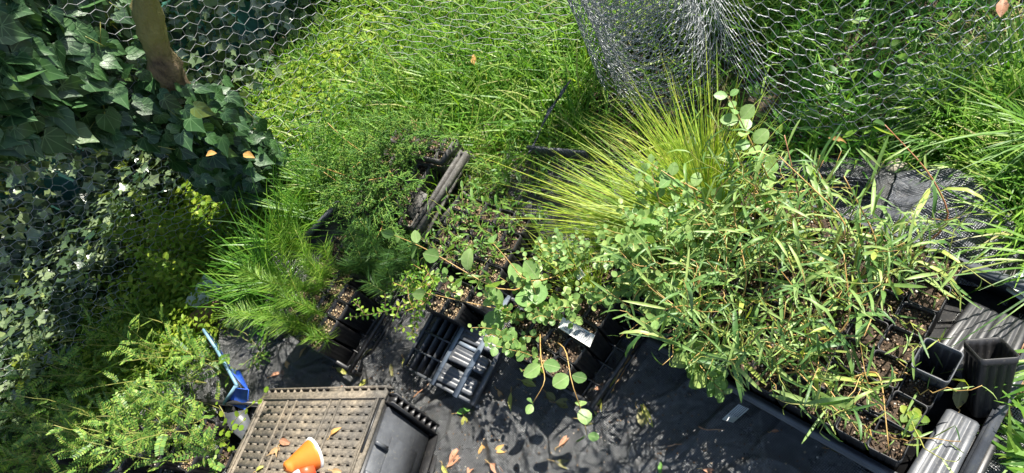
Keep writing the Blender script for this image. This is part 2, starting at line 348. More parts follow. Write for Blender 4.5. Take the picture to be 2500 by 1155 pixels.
def matz(x, y):
    x = np.asarray(x); y = np.asarray(y)
    a = .5*np.sin(9*x+3*np.sin(5*y))+.5*np.sin(11*y-4*np.sin(4*x+1))
    r = 1-np.abs(np.sin(6.5*x-7.5*y+1.6*np.sin(5*x+3*y))); r2 = 1-np.abs(np.sin(9*x+5*y+2.1*np.sin(6*y-2*x)+1))
    cr = 1-np.abs(np.sin(21*x+16*y+2.5*np.sin(8*x-9*y))); cr2 = 1-np.abs(np.sin(27*x-19*y+2.7*np.sin(9*x+7*y)+2))
    return .010+.004*a+.012*r**8+.010*r2**9+.006*cr**5+.005*cr2**5+.002*np.sin(37*x-22*y+3*np.sin(13*y))*np.sin(29*y+5*x)+.001*np.sin(63*x+4*np.sin(40*y))

# ================================================================== SETTING
def sheet(name, x0, x1, y0, y1, n, zf, m, **kw):
    xs = np.linspace(x0, x1, n[0]); ys = np.linspace(y0, y1, n[1]); X, Y = np.meshgrid(xs, ys, indexing='ij'); Z = zf(X, Y)
    i = np.arange(n[0]-1)[:, None]*n[1]; j = np.arange(n[1]-1)[None]
    F = np.stack([i+j, i+n[1]+j, i+n[1]+j+1, i+j+1], -1).reshape(-1, 4)
    return MB().add(np.stack([X, Y, Z], -1), F)
g = sheet('ground', -30, 30, -20, 40, (240, 240), lambda X, Y: -.02+.012*np.sin(X*3)*np.cos(Y*2.3), m_soil)
tag(g.build('ground', m_soil, smooth=True), kind='structure')

# ------------------------------------------------------------------ weed mat
t = thing('weed_mat', 'large crumpled black woven weed mat spread under the trays and crate', 'weed mat')
mpoly = [(-1.25, 1.3), (-.9, 1.62), (-.55, 1.55), (-.2, 1.4), (.17, 1.17), (.36, .86), (.62, .55), (.72, .2), (.78, -.3), (-1.25, -.3)]
X, Y = np.meshgrid(np.arange(-1.3, .8, .0045), np.arange(-.3, 1.7, .0045), indexing='ij')
Z = matz(X, Y); ok = inpoly(X.ravel(), Y.ravel(), mpoly).reshape(X.shape); n1_ = X.shape[1]
i, j = np.nonzero(ok[:-1, :-1]); F = np.stack([i*n1_+j, (i+1)*n1_+j, (i+1)*n1_+j+1, i*n1_+j+1], -1)
used = np.unique(F); remap = -np.ones(X.size, int); remap[used] = np.arange(len(used))
V = np.stack([X, Y, Z], -1).reshape(-1, 3)[used]
part(MB().add(V, remap[F]), 'woven_sheet', m_mat, t, True)
# folded edge strip that stands up out of the grass
e0 = G(1292, 372, .12); e1 = G(1345, 262, .14); e2 = G(1392, 195, .15)
mb = MB()
ctr = np.array([e0, (e0+e1)/2, e1, (e1+e2)/2, e2]); wv = [np.array([.007, .0, .0]), np.array([.010, .003, .004]), np.array([.008, -.002, .0]), np.array([.006, .003, .004]), np.array([.002, 0, 0])]
V = []
for c_, w_ in zip(ctr, wv): V += [c_-w_, c_+w_, c_+w_+[0, 0, -.004], c_-w_+[0, 0, -.004]]
F = [];
for q in range(4):
    for s_ in range(4): F.append((q*4+s_, q*4+(s_+1) % 4, q*4+4+(s_+1) % 4, q*4+4+s_))
mb.add(V, F); mb.add([V[0], V[1], V[2], V[3]], [(0, 1, 2, 3)])
f0 = G(1292, 366, .11); f1 = G(1435, 380, .11)
mb.bar(f0, f1, .006, .03); part(mb, 'folded_edge', m_mat2, t)

# ------------------------------------------------------------------ grass (stuff)
MATP = mpoly
def grass(name, poly, N, L, W, m, tilt=(.1, .9), seed=1., avoid=True, label=None, bend=(.3, 1.7), cl=5.0, zf=None, prof=PB):
    p = pts_in(poly, N)
    if avoid: p = p[~inpoly(p[:, 0], p[:, 1], [(a*.97-.0, b_*.985) for a, b_ in MATP])]
    p = p[(((p[:, 0]-.52)/.22)**2+((p[:, 1]-.97)/.26)**2 > 1) | (rng.random(len(p)) < .12)]
    c = clump(p[:, 0], p[:, 1], cl, seed); p = p[rng.random(len(p)) < .35+.65*c]; c = clump(p[:, 0], p[:, 1], cl, seed); n = len(p)
    D = rdir(n, *tilt); az = np.arctan2(D[:, 1], D[:, 0])+rng.normal(0, .4, n); Bd = np.stack([np.cos(az), np.sin(az), -.6+0*az], 1)
    mb = MB(); z = np.zeros(n) if zf is None else zf(p[:, 0], p[:, 1])
    mb.ribbon(np.column_stack([p, z-.01]), D, Bd, rng.uniform(*L, n)*(.6+.7*c), rng.uniform(*W, n), prof, rng.uniform(*bend, n))
    return tag(mb.build(name, m), label, name.replace('_', ' '), kind='stuff')
gp1 = [(-.4, 1.35), (.2, 1.1), (.4, .8), (1.0, .95), (1.1, 2.4), (.2, 2.4), (-.35, 2.2)]
grass('lawn_grass', gp1, 36000, (.07, .22), (.0025, .0062), m_grass, (.1, 1.0), 1., label='bright sunlit grass growing long behind the trays up to the netting roll')
gp2 = [(.38, .85), (.6, .55), (.74, .2), (.8, -.2), (2.4, -.3), (2.6, 2.4), (1.0, 2.4), (1.0, .95)]
grass('deep_grass', gp2, 74000, (.05, .15), (.002, .005), m_grassd, (.2, 1.15), 2.3, label='deeper green grass behind the unrolled wire netting')
gp3 = [(-1.2, 1.5), (-.5, 1.45), (-.1, 1.6), (.1, 2.35), (-.5, 2.25), (-1.3, 2.0)]
grass('thin_grass', gp3, 9000, (.03, .12), (.0015, .004), m_grass, (.1, 1.), 4., label='thin pale grass blades among the clover by the wire fence')
gp4 = [(-2.0, 1.35), (-1.35, 1.3), (-.95, 1.15), (-.85, 1.6), (-1.0, 1.75), (-2.0, 1.9)]
grass('wispy_grass', gp4, 9000, (.05, .2), (.001, .0028), m_grass, (.1, .9), 5., avoid=False, label='fine dark wispy grass under the feathery seedlings by the wire fence')
gp5 = GP([(2240, 240), (2520, 150), (2600, 560), (2500, 640), (2420, 440), (2330, 390)])
grass('lush_grass', gp5, 7000, (.08, .2), (.003, .0065), m_grass, (.1, 1.1), 2., avoid=False, label='lush long bright grass at the right edge above the woven cloth')
# clover and chickweed
def cover(name, poly, N, S, m, tp, label, hz=(.0, .05), seed=2., zf=None, cl=6., thr=.3, sy=None, tilt=(0, .9)):
    p = pts_in(poly, N); c = clump(p[:, 0], p[:, 1], cl, seed); p = p[rng.random(len(p)) < thr+(1-thr)*c]; n = len(p)
    c = clump(p[:, 0], p[:, 1], cl, seed); z = rng.uniform(0, 1, n)*(hz[1]-hz[0])*(.4+.9*c)+hz[0]
    Nn = rdir(n, *tilt); D = rdir(n, 1.0, 1.9); mb = MB(); mb.stamp(tp, np.column_stack([p, z]), D, Nn, rng.uniform(*S, n))
    return tag(mb.build(name, m), label, name.replace('_', ' '), kind='stuff')
cp = [(-1.15, 1.6), (-.75, 1.5), (-.4, 1.55), (0, 1.5), (.15, 1.75), (.3, 2.4), (-.3, 2.25), (-1.2, 2.1)]
cover('clover', cp, 26000, (.008, .02), m_clover, T_disc, 'yellow green clover and chickweed in full sun between fence and ivy', (.0, .06))
cover('broad_weeds', gp2, 5000, (.012, .03), m_grassd, T_oval, 'small broad leaved weeds scattered through the deep green grass', (.0, .07), 3.)
cover('bank_weeds', [(-1.3, 1.45), (-.75, 1.38), (-.55, 1.75), (-1.1, 1.95)], 9000, (.008, .02), m_clover, T_oval, 'tiny leaved creeping weeds around the foot of the wire fence', (0, .08), 1.)
# straw
sp = GP([(2350, 60), (2500, 40), (2500, 260), (2380, 240)])
grass('dry_straw', sp, 1300, (.04, .12), (.0015, .004), m_straw, (.7, 1.5), 3., avoid=False, label='patch of dry straw in the grass near the upper right corner')
sp = GP([(1080, 320), (1290, 300), (1300, 400), (1180, 470), (1100, 440)])
grass('dry_thatch', sp, 2200, (.03, .11), (.001, .003), m_straw, (.7, 1.5), 3., avoid=False, label='dry grass thatch around the pale stones behind the upper rack')
# leaf litter crumbs on mat
p = np.concatenate([pts_in([(-.6, .5), (-.1, .4), (.25, .05), (.3, .5), (-.2, 1.1), (-.55, 1.3)], 1700), pts_in([(.24, .0), (.7, .1), (.7, -.2), (.2, -.2)], 500)])
cr = MB().stamp(T_stone, np.column_stack([p, matz(p[:, 0], p[:, 1])+.002]), rdir(len(p), 1.2, 1.9), rdir(len(p), 0, .5), rng.uniform(.001, .006, len(p)))
tag(cr.build('soil_crumbs', m_chip), 'brown soil crumbs and bark bits scattered over the weed mat', 'soil crumbs', kind='stuff')

# ------------------------------------------------------------------ wire netting
def hexsegs(ulen, vlen, c, u0=0.):
    tt, du = c*.56, c*.30; P = 2*(tt+du); T = []; Dg = []
    for j in range(int(vlen/(c/2))+1):
        off = (j % 2)*(tt+du); n = int((ulen-u0)/P)+1; us = u0+off+np.arange(n)*P; v = j*c/2
        T.append(np.stack([us, 0*us+v, us+tt, 0*us+v], 1))
        if (j+1)*c/2 <= vlen: Dg.append(np.stack([us+tt, 0*us+v, us+tt+du, 0*us+v+c/2], 1)); Dg.append(np.stack([us, 0*us+v, us-du, 0*us+v+c/2], 1))
    return np.concatenate(T), np.concatenate(Dg)
def jit(S, amp):
    def f(u, v):
        a = amp*np.sin(u*131+v*77)*1.0; b_ = amp*np.sin(u*89-v*143+1)
        return S(u+a, v+b_)
    return f
def net(mb, S, ulen, vlen, c, r, amp=.0, tw=True, keep=None, u0=0., n=3):
    T, Dg = hexsegs(ulen, vlen, c, u0); f = jit(S, amp)
    if keep is not None: T = T[keep(T[:, 0], T[:, 1])]; Dg = Dg[keep(Dg[:, 0], Dg[:, 1])]
    mb.segs(f(Dg[:, 0], Dg[:, 1]), f(Dg[:, 2], Dg[:, 3]), r, n)
    A = f(T[:, 0], T[:, 1]); B = f(T[:, 2], T[:, 3])
    if not tw: mb.segs(A, B, r*1.45, n); return
    d = nrm(B-A); x = nrm(np.cross(d, [[0.3, .2, 1.]])); y = np.cross(d, x); K = 4
    for ph in (0, math.pi):
        for q in range(K):
            a0, a1 = ph+q*1.3, ph+(q+1)*1.3; rr = r*1.05
            mb.segs(A+(B-A)*(q/K)+rr*(math.cos(a0)*x+math.sin(a0)*y), A+(B-A)*((q+1)/K)+rr*(math.cos(a1)*x+math.sin(a1)*y), r*.95, 3)
# long fence behind everything
t = thing('wire_fence', 'chicken wire fence standing in front of the ivy on the left', 'wire fence')
def Sf(u, v):
    x = -2.3+u; y = 1.70+.03*np.sin(u*2.2)+.012*np.sin(v*7+u*5)-.06*v
    y = np.where(x > .1, y-(x-.1)*1.2, y)
    return np.stack([x, y, .0+v+.006*np.sin(u*9)], -1)
mb = MB(); net(mb, Sf, 2.72, 1.1, .031, .00055, .003, tw=False)
part(mb, 'netting', m_wired, t)
for xx in (-1.98, -.28+.0):
    yy = Sf(np.array([xx+2.3]), np.array([.0]))[0][1]+.03
    if xx < -1: part(MB().tube([(xx, yy, -.05), (xx+.01, yy-.05, 1.25)], .018, 8), 'post', m_twig, t, True)
# roll and its unrolled tail
t = thing('netting_roll', 'large loose roll of galvanised hexagonal netting partly unrolled over the grass', 'wire netting')
rc = np.array([.545, 1.045])
def Sr(u, v):
    turns = u/.80; a = 2*math.pi*turns*.97+.6; rr = .076+.0078*turns*1.0+.006*np.sin(a*2.3)+.004*np.sin(3*a+v*9)
    rr = rr*(1.26-.42*v)+.004*np.sin(u*13)
    return np.stack([rc[0]+rr*np.cos(a)-.02*v, rc[1]+rr*np.sin(a)+.03*v, v*.97+.012*np.sin(u*5)+.02*np.cos(a)], -1)
mb = MB(); net(mb, Sr, 4.4, .62, .029, .00075, .003, tw=False); part(mb, 'coil', m_wire, t)
ctrl = np.array([(.655, .98), (.60, .86), (.57, .73), (.63, .58), (.77, .48), (1.0, .40), (1.4, .36), (1.9, .32)])
cl_ = np.concatenate([[0], np.cumsum(np.linalg.norm(np.diff(ctrl, axis=0), axis=1))])
def St(u, v):
    x = np.interp(u, cl_, ctrl[:, 0]); y = np.interp(u, cl_, ctrl[:, 1]); k_ = np.clip((u-.25)/1.0, 0, 1)
    lean = .05+.62*k_; lx = lean*.5; ly = lean*.86
    z = v*np.sqrt(np.maximum(.05, 1-lean**2))+.01*np.sin(u*7); z = z*(1-.25*k_)
    return np.stack([x+v*lx+.012*np.sin(v*6+u*4), y+v*ly+.012*np.sin(v*5-u*6), z+.012*np.sin(u*11+v*8)], -1)
mb = MB(); net(mb, St, 1.9, .85, .0295, .00062, .0035, tw=True); part(mb, 'unrolled_sheet', m_wire, t)

# ------------------------------------------------------------------ teal fence with ivy
def wy(x): return 2.30+.16*(x+.0)
t = thing('steel_fence', 'teal ribbed steel fence showing in strips behind the ivy', 'fence')
mb = MB(); xs = np.arange(-4, 1.2, .11); prof = []
for x in xs: prof += [(x, 0), (x+.05, 0), (x+.062, .022), (x+.098, .022)]
V = []; F = []
for x, d in prof: y = wy(x)+.16+d; V += [(x, y, -.05), (x, y, 1.7)]
for q in range(len(prof)-1): F.append((2*q, 2*q+2, 2*q+3, 2*q+1))
mb.add(V, F); part(mb, 'sheeting', m_teal, t)
part(MB().bar((-4, wy(-4)+.14, .35), (1.2, wy(1.2)+.14, .35), .02, .06).bar((-4, wy(-4)+.14, 1.66), (1.2, wy(1.2)+.14, 1.66), .06, .05), 'rail', m_teal, t)
# ivy on it
N = 34000
x = rng.uniform(-3.2, .75, N); z = rng.uniform(0, 1.45, N)**1.0; c = clump(x, z, 7., 1.)
def onwall(px_, py_):
    v = FW*FPX+RV*(px_-1250)-UV*(py_-577.5); tt = (2.46)/(v[1]-.16*v[0]); return v*tt+[0, 0, CH]
def seg_gap(a, b_, r_):
    a, b_ = onwall(*a)[[0, 2]], onwall(*b_)[[0, 2]]; p_ = np.stack([x, z], 1)-a; d_ = b_-a; t_ = np.clip(p_@d_/(d_@d_), 0, 1); return np.linalg.norm(p_-t_[:, None]*d_, axis=1) < r_
gapA = seg_gap((50, 350), (190, 455), .035) | seg_gap((110, 345), (185, 400), .035); gapB = seg_gap((560, 0), (640, 60), .05)
keep = (~gapA | (rng.random(N) < .12)) & (~gapB | (rng.random(N) < .12)) & (rng.random(N) < .45+.6*c)
x, z, c = x[keep], z[keep], c[keep]; n = len(x); th = rng.uniform(0, 1, n)
y = wy(x)+.1-.17*th*(.4+c)-.14*np.exp(-z*5)*rng.random(n)
Nn = nrm(np.column_stack([rng.normal(.25, .5, n), rng.normal(-1, .35, n), rng.normal(.7, .45, n)])); D = nrm(np.column_stack([rng.normal(0, .6, n), -.2+0*x, -1+rng.normal(0, .4, n)]))
t = thing('ivy_hedge', 'wall of small leaved ivy covering the teal fence behind the wire', 'ivy')
part(MB().stamp(T_ivys, np.column_stack([x, y, z]), D, Nn, rng.uniform(.016, .05, n)*rng.choice([.7, 1, 1.15], n), sy=rng.uniform(.7, 1.25, n), curl=rng.uniform(-.5, .9, n)), 'foliage', m_ivyb, t)
N = 7000; gx = (onwall(50, 350)[0], onwall(190, 455)[0]); x = rng.uniform(-2.6, -.5, N); y = wy(x)-rng.uniform(.05, .42, N)*np.clip((-x-.2)*.9, .3, 1); z = rng.uniform(0, .22, N)*(1-(wy(x)-y))
Nn = rdir(N, 0, 1.1); D = rdir(N, 1, 1.9)
part(MB().stamp(T_ivys, np.column_stack([x, y, z]), D, Nn, rng.uniform(.02, .042, N)), 'creeping_foliage', m_ivyb, t)

# ------------------------------------------------------------------ ivy covered tree (foreground, left)
def atd(px_, py_, dep):                                    # point at camera distance dep along the view axis
    v = FW+RV*(px_-1250)/FPX-UV*(py_-577.5)/FPX
    return np.array([0, 0, CH])+v*dep
t = thing('ivy_clad_tree', 'leaning tree trunk with rough brown bark smothered in large dark ivy leaves', 'tree')
tp = np.array([G(665, 450, 0.0), atd(575, 380, 1.92), atd(515, 325, 1.80), atd(455, 250, 1.68), atd(408, 172, 1.56), atd(372, 90, 1.48), atd(352, 0, 1.40), atd(335, -160, 1.32), atd(300, -420, 1.3), atd(280, -800, 1.35)])
tp[0][2] = -.03
ti = np.linspace(0, len(tp)-1, 46); tps = np.stack([np.interp(ti, np.arange(len(tp)), tp[:, q]) for q in range(3)], 1)
for _ in range(3): tps[1:-1] = (tps[:-2]+2*tps[1:-1]+tps[2:])/4
rads = np.linspace(.038, .020, 46)*(1+.10*np.sin(ti*5)+.06*np.sin(ti*11))
tm = MB().tube(tps, rads, 22); tv = tm.v[0]; dd = np.sin(tv[:, 2]*70+tv[:, 0]*60)*.0018+np.sin(tv[:, 0]*190+tv[:, 2]*35)*.0016+np.sin(tv[:, 1]*170-tv[:, 2]*50)*.0016
cidx = np.repeat(np.arange(46), 22); tm.v[0] = tv+nrm(tv-tps[cidx])*(dd[:, None]+.002*rng.normal(0, 1, (len(tv), 1)))
part(tm, 'trunk', m_bark, t, True)
poly = [(-160, -200), (345, -200), (318, -10), (322, 70), (360, 160), (420, 205), (560, 235), (640, 300), (690, 380), (650, 440), (575, 480), (500, 470), (420, 395), (335, 330), (250, 345), (180, 330), (60, 350), (-160, 400)]
N = 5200; q = np.stack([rng.uniform(-160, 700, N), rng.uniform(-200, 490, N)], 1); q = q[inpoly(q[:, 0], q[:, 1], poly)]
cc = clump(q[:, 0]/100, q[:, 1]/100, 2.2, 3.); ed = rng.random(len(q)) < .75+.3*cc; q = q[ed]
dep = 1.30+np.clip(q[:, 0], 0, 700)/700*.50+np.clip(q[:, 1]-200, 0, 300)/300*.12+rng.uniform(0, .22, len(q))
P = np.array([atd(a, b_, d) for (a, b_), d in zip(q, dep)])
tk = tps[1:16][rng.integers(0, 15, 420)]; toc = nrm(np.array([0, 0, CH])-tk); P2 = tk+toc*rng.uniform(.03, .13, (420, 1))+rng.normal(0, .035, (420, 3))
P = np.concatenate([P, P2]); q = np.concatenate([q, np.tile([[520., 300.]], (420, 1))]); n = len(P)
n1 = nrm(np.array([0, 0, CH])-P)*.55+np.array([.2, -.1, .6]); Nn = nrm(n1+rng.normal(0, .38, (n, 3)))
D = nrm(np.array([.25, -.25, -1.])+rng.normal(0, .45, (n, 3))); sz = rng.uniform(.034, .074, n)*np.clip(1.05-q[:, 0]/1500, .5, 1.1)
im = MB().stamp(T_ivy, P, D, Nn, sz, curl=rng.uniform(-.3, .8, n), sy=rng.uniform(.8, 1.1, n))
for k0 in rng.choice(n, 220, False): im.tube([P[k0], P[k0]-D[k0]*.05+rng.normal(0, .008, 3)], [.0011, .0009], 3, mi=1)
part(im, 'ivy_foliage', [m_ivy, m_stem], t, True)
for _ in range(22):
    k0 = rng.integers(0, n); a = P[k0]; b_ = a+nrm(rng.normal(0, 1, 3))*rng.uniform(.1, .3); m_ = (a+b_)/2+[0, 0, -.02]
    part(MB().tube([a, m_, b_], [.0018, .0015, .001], 4), 'vine', m_stem, t)
def crown(N, cs, root, S=(.04, .08), name='crown'):
    P = [];
    for (cx, cy, cz, rx, ry, rz, wgt) in cs:
        m_ = int(N*wgt); v = rng.normal(0, 1, (m_, 3)); v = nrm(v)*rng.uniform(.25, 1, (m_, 1))**.5
        P.append(np.array([cx, cy, cz])+v*[rx, ry, rz])
    P = np.concatenate(P); n = len(P)
    return part(MB().stamp(T_oval, P, rdir(n, 1, 2.1), rdir(n, 0, 1.), rng.uniform(*S, n)), name, m_grassd, root)
crown(1500, [(-.25, 1.62, 1.75, .42, .30, .16, .4), (.05, 1.55, 1.85, .34, .24, .16, .36), (-.75, 1.55, 1.75, .35, .3, .16, .15), (-.2, 1.75, 2.15, .5, .3, .15, .1)], t, (.05, .09))
mb = MB()
for e_ in [(-.25, 1.62, 1.75), (.05, 1.55, 1.85), (-.75, 1.55, 1.75), (-.2, 1.75, 2.15)]:
    mb.tube([tps[-1], (tps[-1]+np.array(e_))/2+[0, 0, .08], e_], [.02, .014, .006], 6)
part(mb, 'limb', m_bark, t, True)
# second tree, out of the frame to the right, that shades the grass behind the netting
t = thing('shade_tree', 'unseen broad tree to the right of the bed casting dappled shade on the grass', 'tree', (3.4, 1.6, 0))
part(MB().tube([(3.4, 1.6, -.05), (3.3, 1.5, .9), (3.05, 1.3, 1.7), (2.7, 1.1, 2.2)], [.09, .075, .06, .03], 12).tube([(3.3, 1.5, .9), (3.3, .9, 1.8), (2.9, .4, 2.2), (2.0, .1, 1.95), (1.12, .30, 1.64)], [.05, .035, .02, .012, .006], 8), 'trunk', m_bark, t, True)
crown(620, [(1.12, .30, 1.62, .17, .22, .08, .22), (2.55, 1.0, 2.1, .34, .30, .2, .2), (2.85, 1.25, 2.2, .45, .30, .25, .3), (3.1, .5, 2.3, .4, .4, .25, .2)], t, (.06, .1))  # first cluster: low bough added out of view to shade the weed mat

# ================================================================== TRAYS, POTS, PLANTS
def ring(s, n=8, rr=.2, rib=0.0):
    """rounded square, half side s; returns (4*(n+4), 2)"""
    out = []; r = s*rr
    for c_ in range(4):
        a0 = c_*math.pi/2; R_ = np.array([[math.cos(a0), -math.sin(a0)], [math.sin(a0), math.cos(a0)]])
        for q in range(n):
            y = -(s-r)+(2*(s-r))*q/(n-1); d = rib*(1 if q in (3, 4, 8, 9, 13) else 0); out.append(R_@[s-d, y])
        for q in range(1, 4):
            a = q*math.pi/8*1.0; out.append(R_@[s-r+r*math.cos(a), s-r+r*math.sin(a)])
    return np.array(out)
def pot_mb(s, h, rib=.0009, taper=.82, th=.0016):
    mb = MB(); L = [(s*taper-.004, 0.0, 0), (s*taper, .004, rib), (s*.97, h-.014, rib), (s*.975, h-.013, 0), (s, h-.011, 0), (s, h, 0), (s-th, h, 0), (s-th-.001, h-.012, 0), (s*.97-th, h-.014, rib), (s*taper-th, .005, rib), (s*taper-.006, .004, 0)]
    V = []; m_ = 0
    for hs, z, rb in L:
        rg = ring(hs, 17, .22, rb); m_ = len(rg); V.append(np.column_stack([rg, np.full(m_, z)]))
    V = np.concatenate(V); i = np.arange(len(L)-1)[:, None]*m_; j = np.arange(m_)[None]; j2 = (j+1) % m_
    mb.add(V, np.stack([i+j, i+j2, i+m_+j2, i+m_+j], -1).reshape(-1, 4))
    mb.f.append((np.array([list(range(m_))[::-1]]), 0)); mb.f.append((np.array([list(range(m_))])+(len(L)-1)*m_, 0))
    return mb
def mix_mb(s, h, z, npeb=70, seed=0, big=1.):
    r_ = np.random.default_rng(seed); mb = MB(); n = 9; xs = np.linspace(-s, s, n); X, Y = np.meshgrid(xs, xs, indexing='ij'); Z = z+.003*r_.normal(0, 1, X.shape)
    i = np.arange(n-1)[:, None]*n; j = np.arange(n-1)[None]; mb.add(np.stack([X, Y, Z], -1), np.stack([i+j, i+n+j, i+n+j+1, i+j+1], -1).reshape(-1, 4), 0)
    p = r_.uniform(-s*.95, s*.95, (npeb, 2)); a = r_.uniform(0, 6.28, npeb)
    mb.stamp(T_stone, np.column_stack([p, np.full(npeb, z+.002)]), np.column_stack([np.cos(a), np.sin(a), .2*r_.normal(0, 1, npeb)]), np.array([[0, 0, 1.]])+.4*r_.normal(0, 1, (npeb, 3)), r_.uniform(.003, .0085, npeb)*big, 1)
    return mb
# prototypes (mesh data shared by the copies)
BIG = (.0243, .118); SML = (.0203, .118)
def mesh_of(mb, name, mats, smooth=False):
    o = mb.build(name, mats, smooth=smooth); me = o.data; bpy.data.objects.remove(o); return me
ME = {}
ME['potB'] = mesh_of(pot_mb(*BIG), 'pot', [m_plast]); ME['potS'] = mesh_of(pot_mb(*SML), 'pot', [m_plast])
for q in range(4):
    ME['mixB%d' % q] = mesh_of(mix_mb(BIG[0]*.93, 0, .106, 80, q, .8), 'potting_mix', [m_pmix, m_chip])
    ME['mixS%d' % q] = mesh_of(mix_mb(SML[0]*.93, 0, .108, 60, q+9, .75), 'potting_mix', [m_pmix, m_chipl if q % 2 else m_chip])
def child(root, me, name, rotz=0):
    o = bpy.data.objects.new(name, me); C.objects.link(o); o.parent = root; o.rotation_euler[2] = rotz; return o

# ---- plant builders: return (stem_mb, leaf_mb) in local coordinates, base at the origin
def curve(P0, P1, sag=.0, n=9, wob=.004, side=None):
    P0 = np.array(P0, float); P1 = np.array(P1, float); t_ = np.linspace(0, 1, n)[:, None]
    L = np.linalg.norm(P1-P0); sd = rng.normal(0, 1, 3) if side is None else np.array(side)
    p = P0+(P1-P0)*t_+np.array([0, 0, 1.])*sag*L*4*t_*(1-t_)+sd*wob*np.sin(t_*math.pi)+rng.normal(0, wob*.25, (n, 3))*np.minimum(1, t_*4)
    return p
def along(p, ts):
    c = np.concatenate([[0], np.cumsum(np.linalg.norm(np.diff(p, axis=0), axis=1))]); c = c/c[-1]
    P = np.stack([np.interp(ts, c, p[:, q]) for q in range(3)], 1)
    P2 = np.stack([np.interp(np.minimum(ts+.02, 1.02), c, p[:, q]) for q in range(3)], 1); P1 = np.stack([np.interp(ts-.04, c, p[:, q]) for q in range(3)], 1)
    return P, nrm(P2-P1)
def perp(T, a):
    ref = np.where(np.abs(T[:, 2:3]) > .95, [[1., 0, 0]], [[0, 0, 1.]]); X = nrm(np.cross(T, ref)); Y = np.cross(X, T)
    return X*np.cos(a)[:, None]+Y*np.sin(a)[:, None]
UP = np.array([0, 0, 1.])
def p_linear(sm, lm, p, S=(.035, .06), gap=.011, t0=.12, r=.0016, W=1.0):
    L = np.sum(np.linalg.norm(np.diff(p, axis=0), axis=1)); n = max(4, int(L*(1-t0)/gap)); ts = np.linspace(t0, .99, n)
    P, T = along(p, ts); a = np.arange(n)*2.4+rng.normal(0, .3, n); O = perp(T, a); D = nrm(O*rng.uniform(.6, 1.1, (n, 1))+T*rng.uniform(.5, 1.2, (n, 1))-UP*rng.uniform(-.1, .35, (n, 1)))
    Nn = nrm(T+UP*.7+rng.normal(0, .3, (n, 3))); sz = rng.uniform(*S, n)*(1-.45*np.abs(ts-.45))
    lm.stamp(T_lin, P, D, Nn, sz*rng.choice([.6, 1, 1.15], n), curl=rng.uniform(-.6, 2.2, n), sy=rng.uniform(.65, 1.35, n)*W); sm.tube(p, np.linspace(r, r*.45, len(p)), 5)
def p_round(sm, lm, p, S=(.02, .03), gap=.025, t0=.2, r=.0013, tp_=None, pairs=True, droop=.1):
    tp_ = tp_ or T_round
    L = np.sum(np.linalg.norm(np.diff(p, axis=0), axis=1)); n = max(2, int(L*(1-t0)/gap)); ts = np.linspace(t0, 1, n); P, T = along(p, ts)
    for s_ in ((0, math.pi) if pairs else (0,)):
        a = np.arange(n)*(math.pi/2)+s_+rng.normal(.5, .3, n); O = perp(T, a); D = nrm(O+T*rng.uniform(.2, .7, (n, 1))-UP*droop)
        Nn = nrm(UP*1.0+np.array([0, -.6, 0])+T*.3+rng.normal(0, .32, (n, 3))); sz = rng.uniform(*S, n)*np.where(ts > .85, .65, 1.)
        pet = P+D*.12*sz[:, None]; lm.stamp(tp_, pet, D, Nn, sz, curl=rng.uniform(-.2, .6, n), sy=rng.uniform(.85, 1.1, n))
    sm.tube(p, np.linspace(r, r*.5, len(p)), 5)
def p_needle(sm, lm, p, NL=(.018, .032), dens=1400, r=.001, W=.0009, spread=.9, t0=.1):
    L = np.sum(np.linalg.norm(np.diff(p, axis=0), axis=1)); n = int(L*dens); ts = rng.uniform(t0, 1, n); P, T = along(p, ts)
    O = perp(T, rng.uniform(0, 6.28, n)); D = nrm(O*spread+T*rng.uniform(.5, 1.1, (n, 1)))
    lm.ribbon(P, D, O*.3-T*.1+UP*.4, rng.uniform(*NL, n), W, PN3, rng.uniform(.2, 1.6, n)); sm.tube(p, np.linspace(r, r*.4, len(p)), 4)
def p_acacia(sm, lm, p, nf=14, FL=(.05, .085), r=.0014, t0=.15, lw=.0125, npair=10):
    ts = np.linspace(t0, 1, nf); P, T = along(p, ts); a = np.arange(nf)*2.4+rng.normal(0, .3, nf); O = perp(T, a)
    D = nrm(O+T*rng.uniform(.3, .9, (nf, 1))+UP*.15)
    for q in range(nf):
        L = rng.uniform(*FL)*(1-.3*ts[q]); fr = curve(P[q], P[q]+D[q]*L, -.05+rng.uniform(0, .12), 5, .002); sm.tube(fr, [.0005]*5, 3)
        u = np.linspace(.12, 1, npair); Pf, Tf = along(fr, u); nn = nrm(UP+.5*rng.normal(0, 1, 3)); Sd = nrm(np.cross(Tf, nn))
        for s_ in (-1, 1):
            lm.stamp(T_leaflet, Pf, nrm(Sd*s_+Tf*.45), np.broadcast_to(nn, (npair, 3))+rng.normal(0, .15, (npair, 3)), lw*(1-.35*np.abs(u-.5)*1.4)*L/.07)
    sm.tube(p, np.linspace(r, r*.5, len(p)), 5)
def p_spray(lm, sm, P0, D, L, dep=0, W=.0013):
    """flat branching cypress spray"""
    P1 = P0+D*L; c = curve(P0, P1, -.04, 6, .004); lm.tube(c, np.linspace(W, W*.5, 6), 3, cap=False)
    if dep >= 2 or L < .008: return
    nn = nrm(np.cross(D, [.2, .1, 1.])+0*D); n = max(4, int(L/.0075)) if dep else int(L/.011); ts = np.linspace(.15, .95, n); P, T = along(c, ts)
    for q in range(n):
        s_ = 1 if q % 2 else -1; d = nrm(T[q]*.85+nn*s_*.75+rng.normal(0, .16, 3)); p_spray(lm, sm, P[q], d, L*(.42-.22*ts[q])*rng.uniform(.8, 1.2), dep+1, W*.85)

def W3(x, y, z): return G(x, y, z)

